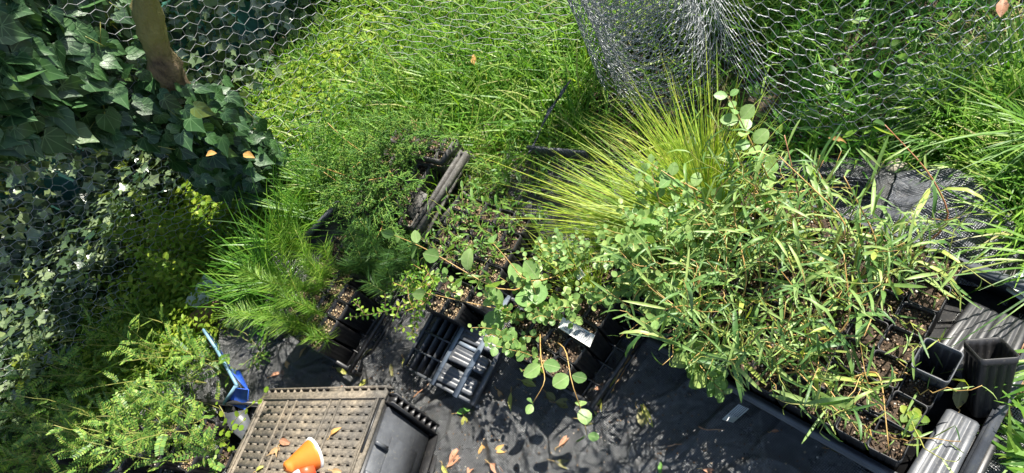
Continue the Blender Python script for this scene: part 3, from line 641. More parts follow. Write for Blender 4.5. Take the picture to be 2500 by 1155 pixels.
# ---------------- big tray on the right
OT = np.array([.090, .532, .012]); ta = np.array([.283, -.959, 0]); tb = np.array([.959, .283, 0]); TW, TL = .36, .508
TO = OT-tb*.018-ta*.004
t = thing('nursery_tray', 'wide shallow black nursery tray full of tube pots on the right', 'tray', tuple(TO))
def TP(a, b_, z=0): return TO+ta*a+tb*b_+UP*z
mb = MB(); mb.box(TP(TL/2, TW/2, .003), (TL, TW, .004), (ta, tb, UP)); part(mb, 'base', m_plast, t)
mb = MB(); hh = .05
for (a0, b0, a1, b1) in ((0, 0, TL, 0), (TL, .004, TL, TW), (0, TW, TL-.004, TW), (0, .004, 0, TW-.004)):
    mb.bar(TP(a0, b0, hh/2+.004), TP(a1, b1, hh/2+.004), .003, hh)
part(mb, 'side_wall', m_plast, t)
mb = MB()
for (a0, b0, a1, b1) in ((-.01, -.006, TL+.01, -.006), (TL+.008, .003, TL+.008, TW-.003), (-.01, TW+.006, TL+.01, TW+.006), (-.006, .003, -.006, TW-.003)):
    mb.bar(TP(a0, b0, hh+.007), TP(a1, b1, hh+.007), .017, .006); mb.bar(TP(a0, b0, hh+.0105), TP(a1, b1, hh+.0105), .009, .004)
part(mb, 'rim', m_plastg, t)
ORD = ['first', 'second', 'third', 'fourth', 'fifth', 'sixth', 'seventh', 'eighth', 'ninth']
def plant_part(root, sm, lm, lmat, smat, name='foliage'):
    loc = Vector(root.location)
    if sm.v: o = sm.build('stem', smat, root); o.location = -loc
    if lm.v: o = lm.build(name, lmat, root, True); o.location = -loc
NPOT = {}
for i_ in range(9):
    for j_ in range(7):
        if i_ == 8 and j_ > 2: continue
        loc = OT+ta*(.018+.0492*i_+rng.normal(0, .001))+tb*(.010+.0482*j_+rng.normal(0, .001))+UP*(.004+rng.uniform(-.002, .004))
        sparse = i_ >= 7 or (i_ >= 6 and 1 < j_ < 5)
        lab = '%s seedling, %s row from the front of the wide tray, %s from its left' % ('sparse wiry' if sparse else 'narrow leaved', ORD[j_], ORD[i_])
        t = thing('potted_seedling', lab, 'potted plant', tuple(loc), 'narrow leaved seedlings in the wide tray')
        rz = math.atan2(ta[1], ta[0])+rng.normal(0, .04); child(t, ME['potB'], 'pot', rz); child(t, ME['mixB%d' % rng.integers(0, 4)], 'potting_mix', rz)
        sm, lm = MB(), MB(); base = loc+UP*.106
        for q in range(1 if sparse else rng.integers(1, 3)):
            b0 = base+np.array([*rng.uniform(-.008, .008, 2), 0]); H = rng.uniform(.11, .27)*(1 if i_ < 5 else .7) if not sparse else rng.uniform(.04, .12)
            az = rng.uniform(0, 6.28); sp_ = rng.uniform(.0, .12); tip = b0+[sp_*math.cos(az)-.01, sp_*math.sin(az)-.02, H]
            p = curve(b0, tip, .02, 9, .012); p_linear(sm, lm, p, (.042, .08) if not sparse else (.026, .05), .0135 if not sparse else .016, W=.55, r=.0012)
            if not sparse:
                for _ in range(2):
                    k_ = rng.integers(2, 6); a_ = rng.uniform(0, 6.28); tip = p[k_]+[.06*math.cos(a_), .06*math.sin(a_), rng.uniform(.02, .08)]
                    p_linear(sm, lm, curve(p[k_], tip, .05, 6, .006), (.03, .056), .014, r=.0009, W=.6)
        plant_part(t, sm, lm, m_lin, m_stemo if rng.random() < .6 else m_stem); NPOT[(i_, j_)] = (t, base)
# long named stems that lean out of the tray
def extra(key, segs_, S=(.04, .065), gap=.012, smat=None, W=.85):
    t, base = NPOT[key]; sm, lm = MB(), MB()
    for pts in segs_:
        P = [base]+[G(*q) for q in pts]; P = np.array(P); ti = np.linspace(0, len(P)-1, 14)
        pp = np.stack([np.interp(ti, np.arange(len(P)), P[:, q]) for q in range(3)], 1)
        for _ in range(2): pp[1:-1] = (pp[:-2]+2*pp[1:-1]+pp[2:])/4
        p_linear(sm, lm, pp, S, gap, .3, .0018, W)
    plant_part(t, sm, lm, m_lin, smat or m_stemo, 'leaning_foliage')
extra((2, 0), [[(1870, 830, .2), (2050, 1010, .22)], [(1830, 700, .25), (1790, 520, .3)]])
extra((4, 0), [[(1990, 900, .19), (2110, 1075, .17)], [(2080, 800, .25), (2060, 620, .3)]])
extra((3, 3), [[(2090, 560, .3), (1900, 380, .4)]])
extra((5, 4), [[(2150, 600, .24), (2060, 430, .34)], [(2180, 650, .22), (2110, 820, .27)]])
extra((6, 6), [[(2330, 540, .2), (2270, 420, .27), (2160, 305, .35)]], (.045, .07), .018, m_stemr)
extra((2, 4), [[(1960, 520, .3), (1915, 330, .4)]], (.04, .06), .014, m_stemr)
extra((0, 2), [[(1760, 600, .25), (1700, 500, .3)], [(1800, 560, .25), (1780, 430, .33)]])
extra((6, 1), [[(2150, 900, .18), (2170, 1100, .15)]], (.02, .035), .02)
extra((7, 6), [[(2300, 690, .16), (2330, 560, .22)]], (.035, .05), .02, m_stem)
# oxalis beside the near pots
t = thing('oxalis_sprig', 'yellow green three leaved clover sprig beside the nearest soil filled pots', 'weed')
mb, lm = MB(), MB()
for cx, cy in ((2225, 1052), (2242, 1020), (2215, 1012)):
    c_ = G(cx, cy, .13); b0 = G(2230, 1075, .08); mb.tube(curve(b0, c_, .1, 5, .003), [.0008]*5, 4)
    for a in (0, 2.1, 4.2): lm.stamp(T_round, c_, np.array([[math.cos(a+cx), math.sin(a+cx), .1]]), np.array([[0, 0, 1.]]), .015)
plant_part(t, mb, lm, m_clover, m_stemr)

# empty pots and tipped pots
def free_pot(label, p_top, p_bot, half, mat, roll=0., group='empty tube pots at the right end of the wide tray', name='tube_pot', taper=.84):
    """pot whose rim centre is p_top and base centre p_bot"""
    p_top = np.array(p_top); p_bot = np.array(p_bot); d = p_top-p_bot; h = np.linalg.norm(d); d = d/h
    o = pot_mb(half, h, .0019, taper).build(name, mat); o.location = p_bot
    q = Vector(d).to_track_quat('Z', 'Y'); o.rotation_mode = 'QUATERNION'; from mathutils import Quaternion
    o.rotation_quaternion = q @ Quaternion((0, 0, 1), roll)
    return tag(o, label, 'pot', group)
yaw = math.atan2(ta[1], ta[0])
c_ = G(2288, 878, .165)
free_pot('upright empty square black pot with pale worn rim, raised beside the soil filled pots', c_, c_-UP*.125+np.array([-.004, .0, 0]), .0268, m_plastg, yaw)
free_pot('tall empty black pot leaning against the tray rim with holes below its mouth', G(2420, 850, .135), G(2398, 1000, .045), .0268, m_plast, yaw+.1)
def lying(label, px0, px1, z, half=.027, L=.125, mat=m_plastg, roll=.0, group='empty tube pots at the right end of the wide tray'):
    a = G(*px0, z); b_ = G(*px1, z); d = nrm(b_-a); d[2] += .02; sd = nrm(np.cross(UP, d)); a = np.array(a)
    p_bot = a; p_top = a+d*L; X_ = sd; Y_ = np.cross(d, sd); o = pot_mb(half, L, .0024, .8).build('tube_pot', mat)
    m_ = Matrix(((X_[0], Y_[0], d[0], p_bot[0]), (X_[1], Y_[1], d[1], p_bot[1]), (X_[2], Y_[2], d[2], p_bot[2]), (0, 0, 0, 1))); o.matrix_world = m_
    return tag(o, label, 'pot', group)
lying('ribbed grey pot lying on its side, its closed end up against the near soil pots', (2350, 1022), (2272, 1165), .062, .029, .14, m_plastg)
lying('ribbed black pot lying on its side behind the tall leaning pot, left of the pair', (2402, 760), (2310, 900), .05, .028, .13, m_plast)
lying('ribbed black pot lying on its side next to the tray wall, right of the pair', (2475, 785), (2400, 930), .05, .028, .13, m_plast)
lying('ribbed pot lying in the near right corner of the wide tray', (2400, 1060), (2330, 1190), .035, .027, .13, m_plast)

# ---------------- open racks in the middle
def rack(name, label, O, A, B, na, nb, pit, hh=.05, skip=(), mat=None, tilt=0., bars=True):
    mat = mat or m_plast; O = np.array(O, float); A = nrm(np.array(A)); B = nrm(np.array(B)); t = thing(name, label, 'rack', tuple(O)); La, Lb = na*pit, nb*pit
    Z_ = np.cross(A, B); Z_ = Z_ if Z_[2] > 0 else -Z_
    def Q(a, b_, z): return O+A*a+B*b_+Z_*z
    mb = MB()
    for a0, b0, a1, b1 in ((0, 0, La, 0), (La, 0, La, Lb), (La, Lb, 0, Lb), (0, Lb, 0, 0)):
        d = nrm(np.array([a1-a0, b1-b0, 0])); mb.bar(Q(a0-d[0]*.004, b0-d[1]*.004, hh), Q(a1-d[0]*.0042, b1-d[1]*.0042, hh), .009, .008, Z_)
    for a0, b0 in ((0, 0), (La, 0), (La, Lb), (0, Lb)): mb.box(Q(a0, b0, hh/2-.001), (.0098, .0098, hh-.004), (A, B, Z_))
    part(mb, 'rim', mat, t)
    mb = MB()
    for i_ in range(na+1): mb.bar(Q(i_*pit, .0, .010), Q(i_*pit, Lb, .010), .0028, .018, Z_)
    for j_ in range(nb+1): mb.bar(Q(0, j_*pit, .0095), Q(La, j_*pit, .0095), .0028, .016, Z_)
    part(mb, 'base_grid', mat, t)
    if bars:
        mb = MB()
        for j_ in (2,): mb.bar(Q(0, j_*pit, hh+.0005), Q(La, j_*pit, hh+.0005), .011, .007, Z_)
        mb.bar(Q(La*.6, .0, hh-.001), Q(La*.6, Lb, hh-.001), .008, .005, Z_)
        part(mb, 'cross_bar', mat, t)
        mb = MB()
        for i_ in range(na):
            for j_ in range(2, nb):
                mb.bar(Q((i_+.5)*pit-.02, j_*pit+.006, hh-.014), Q((i_+.5)*pit-.02, (j_+1)*pit-.006, hh-.014), .0022, .03, Z_)
        part(mb, 'divider', mat, t)
    return Q
# rack C : open, half empty   corners (1155,985) near, (990,885) left, (1255,790) right
rC0 = G(1155, 985, .05)-UP*.045; rCa = G(1255, 795, .05)-G(1155, 985, .05); rCb = G(990, 885, .05)-G(1155, 985, .05)
def rackC():
    O = rC0; A = nrm(rCa); B = np.array([-A[1], A[0], 0.]); La, Lb = .235, .215
    t = thing('tube_rack', 'grey black open grid rack with empty cells, its near corner on the weed mat', 'rack', tuple(O))
    Q = lambda a, b_, z: O+A*a+B*b_+UP*z
    mb = MB(); hh = .045
    mb.bar(Q(-.004, .0, hh), Q(La, .0, hh), .009, .010); mb.bar(Q(0, .0048, hh), Q(0, Lb, hh-.012), .007, .007); mb.bar(Q(0, Lb, hh-.012), Q(La, Lb, hh-.012), .005, .01); mb.bar(Q(La, .005, hh), Q(La, Lb-.003, hh-.012), .007, .008)
    for a0, b0 in ((0, 0), (La, 0), (La, Lb), (0, Lb)): mb.box(Q(a0, b0, hh/2-.006), (.0085, .0085, hh-.016), (A, B, UP))
    part(mb, 'rim', m_plastg, t)
    mb = MB()
    for b0, w_ in ((.044, .013), (.110, .010)): mb.bar(Q(-.006, b0, hh+.0065), Q(La+.003, b0, hh+.0065), w_, .004); mb.bar(Q(-.005, b0+.004, hh-.008), Q(La, b0+.004, hh-.008), .003, .024)
    mb.bar(Q(.10, .052, hh+.006), Q(.10, .104, hh+.006), .008, .004); mb.bar(Q(.19, .052, hh+.006), Q(.19, .104, hh+.006), .008, .004)
    part(mb, 'cross_bar', m_plastb, t)
    mb = MB()
    for b0 in (.132, .153, .174, .195): mb.bar(Q(.004, b0, .024), Q(La-.005, b0, .024), .0022, .026)
    for a0 in (.046, .092, .138, .184): mb.bar(Q(a0, .116, .0255), Q(a0, Lb-.004, .0255), .0042, .027)
    part(mb, 'divider', m_plastg, t)
    mb = MB()
    for b0 in np.arange(.02, .2, .021): mb.bar(Q(.004, b0, .002), Q(La-.004, b0, .002), .003, .004)
    for a0 in np.arange(.02, .22, .021): mb.bar(Q(a0, .004, .003), Q(a0, Lb-.003, .003), .003, .004)
    part(mb, 'base_grid', m_plast, t); return Q
m_plastb = simple('blue_grey_sunlit_plastic', (.10, .125, .16), (.16, .19, .23), .4, 18, .0008, .4)  # rack bars only: sunlit bluish look put into the base colour
QC = rackC()
# rack D  corners near (1440,985), left (1300,905), right (1580,790)
rD0 = G(1448, 992, .045)-UP*.04; rDa = G(1578, 800, .045)-G(1448, 992, .045); rDb = G(1310, 905, .045)-G(1448, 992, .045)
QD = rack('tube_rack', 'black rack of round leaved seedlings with brown leaves caught along its right side', rD0, rDa, rDb, 6, 5, .042, .045, mat=m_plast, bars=False)
# rack B  near (850,902), left (775,850), right (925,790)
rB0 = G(858, 905, .045)-UP*.04; rBa = G(935, 780, .045)-G(858, 905, .045); rBb = G(768, 850, .045)-G(858, 905, .045)
QB = rack('tube_rack', 'black rack holding the soft needle leaved seedlings, left of the open grid rack', rB0, rBa, rBb, 7, 5, .042, .045, bars=False)
# rack A  upper: near (1030,560), right (1135,365)
rA0 = G(1040, 590, .06)-UP*.05; rAa = G(1150, 385, .06)-G(1040, 590, .06); rAb = np.array([-rAa[1], rAa[0], 0])
QA = rack('tube_rack', 'dusty grey rack of square tubes half hidden by the cypress sprays', rA0, rAa, rAb, 6, 5, .042, .06, mat=m_plastw, bars=False)
# rack E lower left beside the crate
rE0 = G(600, 1145, .06)-UP*.05; rEa = G(640, 1010, .06)-G(600, 1145, .06); rEb = np.array([-rEa[1], rEa[0], 0])
QE = rack('tube_rack', 'black rack at the lower left edge between the crate and the feathery seedlings', rE0-nrm(rEa)*.12, rEa, rEb, 6, 6, .045, .05, bars=False)
def racked(Q, i_, j_, pit, label, group, builder=None, lmat=None, smat=None, cat='potted plant', name='potted_seedling', lift=.006, tiltv=(0, 0), potmat=None, soil=True, ax=None):
    loc = Q((i_+.5)*pit, (j_+.5)*pit, lift); t = thing(name, label, cat, tuple(loc), group)
    A = Q(1, 0, 0)-Q(0, 0, 0); rz = math.atan2(A[1], A[0])
    o = child(t, ME['potS'], 'pot', rz)
    if potmat: o.data = o.data.copy(); o.data.materials[0] = potmat
    if soil: child(t, ME['mixS%d' % rng.integers(0, 4)], 'potting_mix', rz)
    if builder:
        sm, lm = MB(), MB(); builder(sm, lm, loc+UP*.108); plant_part(t, sm, lm, lmat, smat)
    return t
def path(base, pts, n=12):
    P = np.array([base]+[G(*q) for q in pts]); ti = np.linspace(0, len(P)-1, n)
    pp = np.stack([np.interp(ti, np.arange(len(P)), P[:, q]) for q in range(3)], 1)
    for _ in range(2): pp[1:-1] = (pp[:-2]+2*pp[1:-1]+pp[2:])/4
    return pp
# --- rack D pots : i along the right side (near -> far), j from right side to the left
grpD = 'round leaved seedlings in the middle rack'
def bD(kind, pts=None):
    def f(sm, lm, base):
        if pts: 
            for q in pts: p_round(sm, lm, path(base, q['p']), q.get('S', (.02, .03)), q.get('gap', .028), q.get('t0', .35))
        if kind:
            for _ in range(kind):
                a = rng.uniform(0, 6.28); r_ = rng.uniform(.01, .05); tip = base+[r_*math.cos(a)-.015, r_*math.sin(a), rng.uniform(.05, .13)]
                p_round(sm, lm, curve(base, tip, .05, 7, .006), (.011, .019), .013, .2, .0009)
    return f
DP = {}
for i_ in range(6):
    for j_ in range(1, 5):
        spec = {(1, 3): dict(k=1, pts=[dict(p=[(1320, 885, .17), (1335, 930, .2), (1300, 985, .17)], S=(.03, .042), gap=.04, t0=.5)]),
                (1, 2): dict(k=0, pts=[dict(p=[(1385, 850, .18), (1392, 935, .2), (1425, 1010, .13), (1432, 1062, .09)], S=(.026, .034), gap=.042, t0=.5)]),
                (5, 4): dict(k=3, pts=[dict(p=[(1260, 730, .2), (1160, 680, .27), (1050, 610, .3), (965, 575, .3)], S=(.038, .052), gap=.05, t0=.3)]),
                (3, 4): dict(k=3, pts=[dict(p=[(1240, 760, .17), (1150, 740, .2), (1040, 715, .22)], S=(.038, .054), gap=.055, t0=.4)]),
                (5, 3): dict(k=3, pts=[dict(p=[(1290, 700, .22), (1245, 640, .27), (1205, 595, .3)], S=(.04, .052), gap=.05, t0=.5)])}.get((i_, j_))
        if spec: kk = spec['k']; pts = spec['pts']
        else: kk = [0, 0, 2, 3, 4][j_] if i_ < 4 else 2; pts = None
        if i_ >= 5 and j_ <= 1: kk = 0
        what = 'round leaved seedling' if (kk or pts) else 'bare tube pot'
        lab = '%s, %s pot from the near end, %s from the right of middle rack' % (what, ORD[i_], ORD[j_-1])
        DP[i_, j_] = racked(QD, i_, j_, .042, lab, grpD, bD(kk, pts), m_round if pts else m_roundb, m_stemo, cat='potted plant' if (kk or pts) else 'pot', name='potted_seedling' if (kk or pts) else 'tube_pot')
# --- rack C: pots in the far left half plus small leaved plants
def bsmall(pts):
    def f(sm, lm, base):
        for q in pts: 
            p = path(base, q); p_round(sm, lm, p, (.009, .015), .008, .25, .0011, T_oval)
            for _ in range(4):
                k_ = rng.integers(4, 10); a = rng.uniform(0, 6.28); p_round(sm, lm, curve(p[k_], p[k_]+[.035*math.cos(a), .035*math.sin(a), .02], .0, 5, .003), (.008, .013), .007, .15, .0008, T_oval)
    return f
grpC = 'tubes in the open grid rack'
racked(QC, 3, 4, .043, 'creeping tiny leaved plant reaching left out of the open grid rack', grpC, bsmall([[(1000, 740, .19), (930, 765, .18), (850, 775, .17)], [(1010, 800, .16), (1005, 830, .14)]]), m_small, m_twig)
racked(QC, 4, 4, .043, 'bright tiny leaved bush in the far left corner of the open grid rack', grpC, bsmall([[(1010, 710, .2), (960, 690, .22)], [(1040, 740, .18), (990, 760, .2)], [(1060, 690, .2), (1035, 650, .24)]]), m_small, m_stemo)
racked(QC, 4, 3, .043, 'black tube with pale soil beside the tiny leaved bush in the open rack', grpC, None, cat='pot', name='tube_pot')
racked(QC, 4, 2, .043, 'black tube of potting mix in the farthest row of the open rack, left of centre', grpC, bD(2), m_roundb, m_stemo)
racked(QC, 3, 3, .043, 'black tube of bare potting mix behind the empty half of the open rack', grpC, None, cat='pot', name='tube_pot')
for i_, j_, w_ in ((4, 1, 'right'), (3, 2, 'middle')):
    racked(QC, i_, j_, .043, 'empty topped tube among the far tubes of the open rack, %s one' % w_, grpC, None, cat='pot', name='tube_pot')
QF = rack('tube_rack', 'black rack of weedy tubes behind the open grid rack', G(1245, 735, .045)-UP*.04, rCa, rCb, 4, 5, .042, .045, bars=False)
for i_ in range(4):
    for j_ in range(5):
        def bw(sm, lm, base):
            for _ in range(4):
                a = rng.uniform(0, 6.28); r_ = rng.uniform(.01, .05); p_linear(sm, lm, curve(base, base+[r_*math.cos(a), r_*math.sin(a), rng.uniform(.02, .08)], .05, 6, .006), (.012, .028), .009, .1, .0007, 1.5)
        racked(QF, i_, j_, .042, 'weedy tube, %s along and %s across the rack behind the open rack' % (ORD[i_], ORD[j_]), 'weedy tubes behind the open rack', bw, m_weed, m_stem)
def pot_in(label, Q, a0, b0, dirA, z, half, L, mat, grp):
    a = Q(a0, b0, z); d = nrm(dirA); sd = nrm(np.cross(UP, d)); Y_ = np.cross(d, sd); o = pot_mb(half, L, .0016, .85).build('tube_pot', mat)
    o.matrix_world = Matrix(((sd[0], Y_[0], d[0], a[0]), (sd[1], Y_[1], d[1], a[1]), (sd[2], Y_[2], d[2], a[2]), (0, 0, 0, 1))); return tag(o, label, 'pot', grp)
for q, (a0, w_) in enumerate(((.028, 'nearest the corner'), (.078, 'in the middle'), (.128, 'farthest from the corner'))):
    pot_in('ribbed grey tube lying flat inside the open rack, %s of three' % w_, QC, a0, .012, QC(0, 1, 0)-QC(0, 0, 0), .030, .0215, .1, m_plastg, 'ribbed tubes lying inside the open rack')
# --- rack B pots with needles
grpB = 'needle leaved seedlings in the left rack'
def bneedle(pts, dens=1700, NL=(.026, .046), W=.001):
    def f(sm, lm, base):
        for q in pts: p_needle(sm, lm, path(base, q), NL, dens, .0012, W)
    return f
spec = {(0, 4): [[(740, 790, .17), (640, 765, .2), (560, 770, .2)], [(770, 800, .15), (800, 830, .13)]], (1, 4): [[(740, 740, .2), (690, 640, .28), (680, 570, .32)], [(700, 720, .22), (600, 660, .28)]],
        (2, 4): [[(800, 690, .2), (740, 620, .28)], [(740, 700, .2), (660, 690, .26)]], (3, 4): [[(810, 660, .2), (790, 600, .24)], [(760, 640, .24), (720, 560, .3)]], (0, 3): [[(800, 830, .14), (760, 820, .16)], [(720, 800, .17), (660, 790, .18)]], (1, 3): [[(780, 760, .18), (700, 730, .24)]],
        (4, 3): [[(890, 650, .2), (870, 600, .24), (850, 560, .28)], [(930, 640, .2), (900, 580, .26)]], (5, 2): [[(960, 680, .18), (970, 620, .25)], [(950, 720, .17), (900, 690, .2)]],
        (5, 3): [[(930, 600, .22), (880, 540, .28)], [(960, 640, .2), (1000, 600, .24)]], (6, 2): [[(1000, 660, .2), (1010, 590, .26)], [(960, 700, .2), (940, 640, .24)]]}
for i_ in range(7):
    for j_ in range(1, 5):
        if j_ == 1 and i_ > 3: continue
        s_ = spec.get((i_, j_)); what = ('dark needle leaved seedling' if i_ >= 4 else 'bright soft needled seedling') if s_ else 'tube of tiny sprouts'
        bl = bneedle(s_) if s_ else bneedle([[(800+20*i_, 740-20*i_, .15)]], 500, (.006, .012)) if j_ > 1 else None
        if not bl: what = 'bare tube pot'
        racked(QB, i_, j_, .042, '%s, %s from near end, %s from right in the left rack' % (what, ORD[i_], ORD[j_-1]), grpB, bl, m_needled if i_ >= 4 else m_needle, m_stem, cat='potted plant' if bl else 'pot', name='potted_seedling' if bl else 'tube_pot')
# --- rack A grey tubes with cypress
grpA = 'grey tubes in the dusty upper rack'
def bspray(specs):
    def f(sm, lm, base):
        for q in specs:
            p = path(base, q, 10); sm.tube(p, np.linspace(.0018, .0008, 10), 4)
            P, T = along(p, np.linspace(.25, 1, 12))
            for k_ in range(12):
                d = nrm(perp(T[k_:k_+1], np.array([rng.uniform(0, 6.28)]))[0]+T[k_]*.8); p_spray(lm, sm, P[k_], d, rng.uniform(.06, .10), 0, .0014)
    return f
specA = {(0, 4): [[(900, 520, .17), (880, 500, .24)], [(930, 560, .15), (900, 530, .2)]], (1, 4): [[(900, 450, .2), (820, 420, .3), (760, 400, .36)], [(880, 470, .2), (800, 460, .28)]],
         (2, 4): [[(930, 400, .22), (850, 350, .32), (800, 300, .38)], [(900, 380, .22), (860, 410, .3)]], (3, 4): [[(960, 370, .2), (900, 330, .3)], [(940, 400, .2), (960, 430, .25)]],
         (4, 4): [[(980, 350, .2), (930, 320, .28)], [(990, 330, .2), (960, 280, .3)]], (0, 4): [[(860, 470, .22), (790, 420, .32)], [(940, 540, .17), (920, 580, .2)]], (2, 2): [[(960, 430, .2), (900, 440, .28)]], (1, 2): [[(960, 470, .2), (930, 490, .24)]], (5, 2): [[(1060, 340, .18), (1040, 300, .24)]]}
for i_ in range(6):
    for j_ in range(5):
        s_ = specA.get((i_, j_)); 
        if (i_, j_) in ((0, 1), (3, 0), (2, 0)): continue
        lab = 'grey tube %s, %s along and %s across the upper rack' % ('with feathery cypress' if s_ else 'of dry chips', ORD[i_], ORD[j_])
        racked(QA, i_, j_, .042, lab, grpA, bspray(s_) if s_ else None, m_cyp, m_stemo, potmat=m_plastw, cat='potted plant' if s_ else 'pot', name='potted_seedling' if s_ else 'tube_pot')
# --- grey bars lying over rack A
mb = MB(); a0 = G(1130, 372, .15); a1 = G(1012, 560, .15); sd = nrm(np.cross(UP, a1-a0))
mb.bar(a0, a1, .0055, .022); mb.bar(a0+sd*.015, a1+sd*.015, .0055, .022); mb.bar(a0+sd*.0075, a1+sd*.0075-UP*.0, .0045, .003)
mb.bar(a0+sd*.0075+nrm(a1-a0)*.002, a0+sd*.0075+nrm(a1-a0)*.008, .0085, .018)
tag(mb.build('rack_offcut', m_plastw), 'long grey double barred strip of plastic lying slanted across the upper rack', 'plastic strip')
mb = MB(); a0 = G(1150, 480, .11); a1 = G(1085, 560, .11); sd = nrm(np.cross(UP, a1-a0)); mb.bar(a0, a1, .018, .008); mb.bar(a0-sd*.018, a1-sd*.022, .007, .02)
tag(mb.build('rack_offcut', m_plastw), 'short broad grey plastic offcut beside the long double barred strip', 'plastic strip')
mb = MB(); a0 = G(1035, 470, .14); a1 = G(1000, 530, .13); mb.bar(a0, a1, .03, .004); tag(mb.build('rack_offcut', m_plastw), 'pale flat plastic panel in the middle of the dusty upper rack', 'plastic strip')
mb = MB(); a0 = G(985, 378, .15); a1 = G(1078, 398, .15); mb.bar(a0, a1, .004, .025); mb.bar(a1+nrm(a1-a0)*.003, G(1112, 352, .15), .004, .025); tag(mb.build('rack_offcut', m_plastw), 'thin grey plastic corner edge standing at the back of the upper rack', 'plastic strip')
# --- rack E and feathery seedlings
grpE = 'feathery seedlings at the lower left'
ACP = [(560, 1120), (470, 1130), (390, 1120), (300, 1130), (520, 1050), (430, 1050), (340, 1060), (240, 1080), (150, 1110), (60, 1130), (480, 980), (390, 980), (280, 1000), (170, 1020), (440, 910), (330, 930), (500, 900), (80, 1060), (370, 860), (420, 800), (330, 830), (250, 900), (470, 850), (180, 930)]
words = ['beside the crate', 'left of the crate at the bottom edge', 'at the bottom edge, third from the crate', 'at the bottom edge, fourth from the crate', 'under the trailing clover', 'in the second row, behind the bottom edge', 'in the second row, near its middle', 'in the second row, well left',
         'close to the lower left corner', 'in the very corner at lower left', 'just left of the blue strip', 'in the thick middle of the clump', 'on the left side of the clump', 'among fine grass on the far left', 'behind the clump toward the fence', 'at the back left of the clump', 'beside the top of the blue strip', 'on the left edge over thin grass', 'at the very back by the fence foot', 'below the bright leafy bush', 'behind the grey sheet under the fence', 'against the netting on the far left', 'between the bush and the blue strip', 'at the left where netting meets grass']
for q, ((x_, y_), wd) in enumerate(zip(ACP, words)):
    b0 = G(x_, y_, .1); b0 = b0-UP*.1; sm, lm = MB(), MB(); tall = rng.uniform(.13, .27)+(.08 if q > 18 else 0)
    t = thing('potted_seedling' if q < 9 else 'feathery_seedling', 'feathery seedling '+wd, 'potted plant' if q < 9 else 'plant', tuple(b0), grpE)
    if q < 9: child(t, ME['potS'], 'pot', .6); child(t, ME['mixS%d' % (q % 4)], 'potting_mix', .6)
    zb = .108 if q < 9 else .0
    for s_ in range(rng.integers(2, 4)):
        a = rng.uniform(0, 6.28); tip = b0+[.07*math.cos(a)-.03, .07*math.sin(a)+.0, zb+tall*rng.uniform(.7, 1.1)]
        p_acacia(sm, lm, curve(b0+UP*zb, tip, .03, 8, .008), 11)
    plant_part(t, sm, lm, m_acacp if q in (12, 17) else m_acac, m_stem)
t = thing('leafy_bush', 'bright yellow green leafy weed bush between the rushes and the wire fence', 'weed', tuple(G(470, 690, .0))); sm, lm = MB(), MB()
for _ in range(46):
    b0 = G(rng.uniform(400, 540), rng.uniform(560, 740), .0); tip = b0+[rng.normal(0, .05), rng.normal(0, .05), rng.uniform(.1, .3)]; p_round(sm, lm, curve(b0, tip, .04, 7, .01), (.014, .026), .014, .15, .0009, T_oval)
plant_part(t, sm, lm, m_clover, m_stem)
# trailing scalloped clover
t = thing('trailing_clover', 'trailing stem with tiny scalloped round leaves reaching toward the crate corner', 'weed')
sm, lm = MB(), MB()
for pts in ([(545, 1070, .1), (580, 1010, .14), (620, 985, .16), (655, 962, .17)], [(545, 1070, .1), (555, 1020, .15), (535, 990, .16)], [(545, 1080, .1), (570, 1100, .13), (585, 1098, .13)], [(545, 1070, .1), (575, 1045, .15), (600, 1022, .16)]):
    p = path(G(545, 1075, .08), pts, 9); sm.tube(p, [.0008]*9, 4); P, T = along(p, np.linspace(.35, 1, 6))
    lm.stamp(T_disc, P+rng.normal(0, .004, (6, 3)), rdir(6, 1.3, 1.8), rdir(6, 0, .6), rng.uniform(.008, .016, 6))
plant_part(t, sm, lm, m_clover, m_stem)

# ------------------------------------------------------------------ free standing clumps
def clumpgrass(name, label, cat, bases, m, group=None):
    """bases: (px,py,z, n, tips[(px,py,z)], L range, W)"""
    c0 = G(*bases[0][:3]); t = thing(name, label, cat, (c0[0], c0[1], .01), group); mb = MB()
    for (x_, y_, z_, n, tips, W_, spr) in bases:
        B0 = G(x_, y_, z_)
        for _ in range(n):
            tx = tips[rng.integers(0, len(tips))]; T_ = G(*tx)+rng.normal(0, spr, 3)*[1, 1, .6]; b0 = B0+rng.normal(0, .014, 3)*[1, 1, .3]
            d = T_-b0; L = np.linalg.norm(d)*rng.uniform(.55, 1.1); D = nrm(d/np.linalg.norm(d)+UP*rng.uniform(.1, .5)+rng.normal(0, .08, 3)); Bd = nrm(d*[1, 1, 0])-UP*.5
            mb.ribbon(b0, D[None], Bd[None], L, rng.uniform(.6, 1.2)*W_, PBC, rng.uniform(.3, 1.0)+(.9 if rng.random() < .25 else 0))
    part(mb, 'blades', m, t); return t
clumpgrass('rush_clump', 'thick clump of strappy mid green rushes above the pale board', 'grass clump',
    [(680, 690, .08, 150, [(480, 620, .2), (470, 560, .25), (560, 500, .3), (500, 700, .18)], .0042, .03), (640, 760, .06, 110, [(470, 700, .15), (480, 640, .2), (560, 590, .25)], .004, .03),
     (720, 620, .08, 110, [(600, 470, .3), (640, 420, .33), (560, 540, .28), (700, 470, .3)], .0042, .035), (700, 740, .08, 70, [(560, 800, .1), (600, 640, .26), (650, 600, .28)], .004, .04)], m_rush)
clumpgrass('rush_clump', 'small tuft of broad drooping green blades hanging over the blue strip', 'grass clump',
    [(655, 790, .11, 9, [(560, 850, .06), (600, 800, .1), (650, 850, .05), (640, 860, .06)], .007, .012)], m_rush)
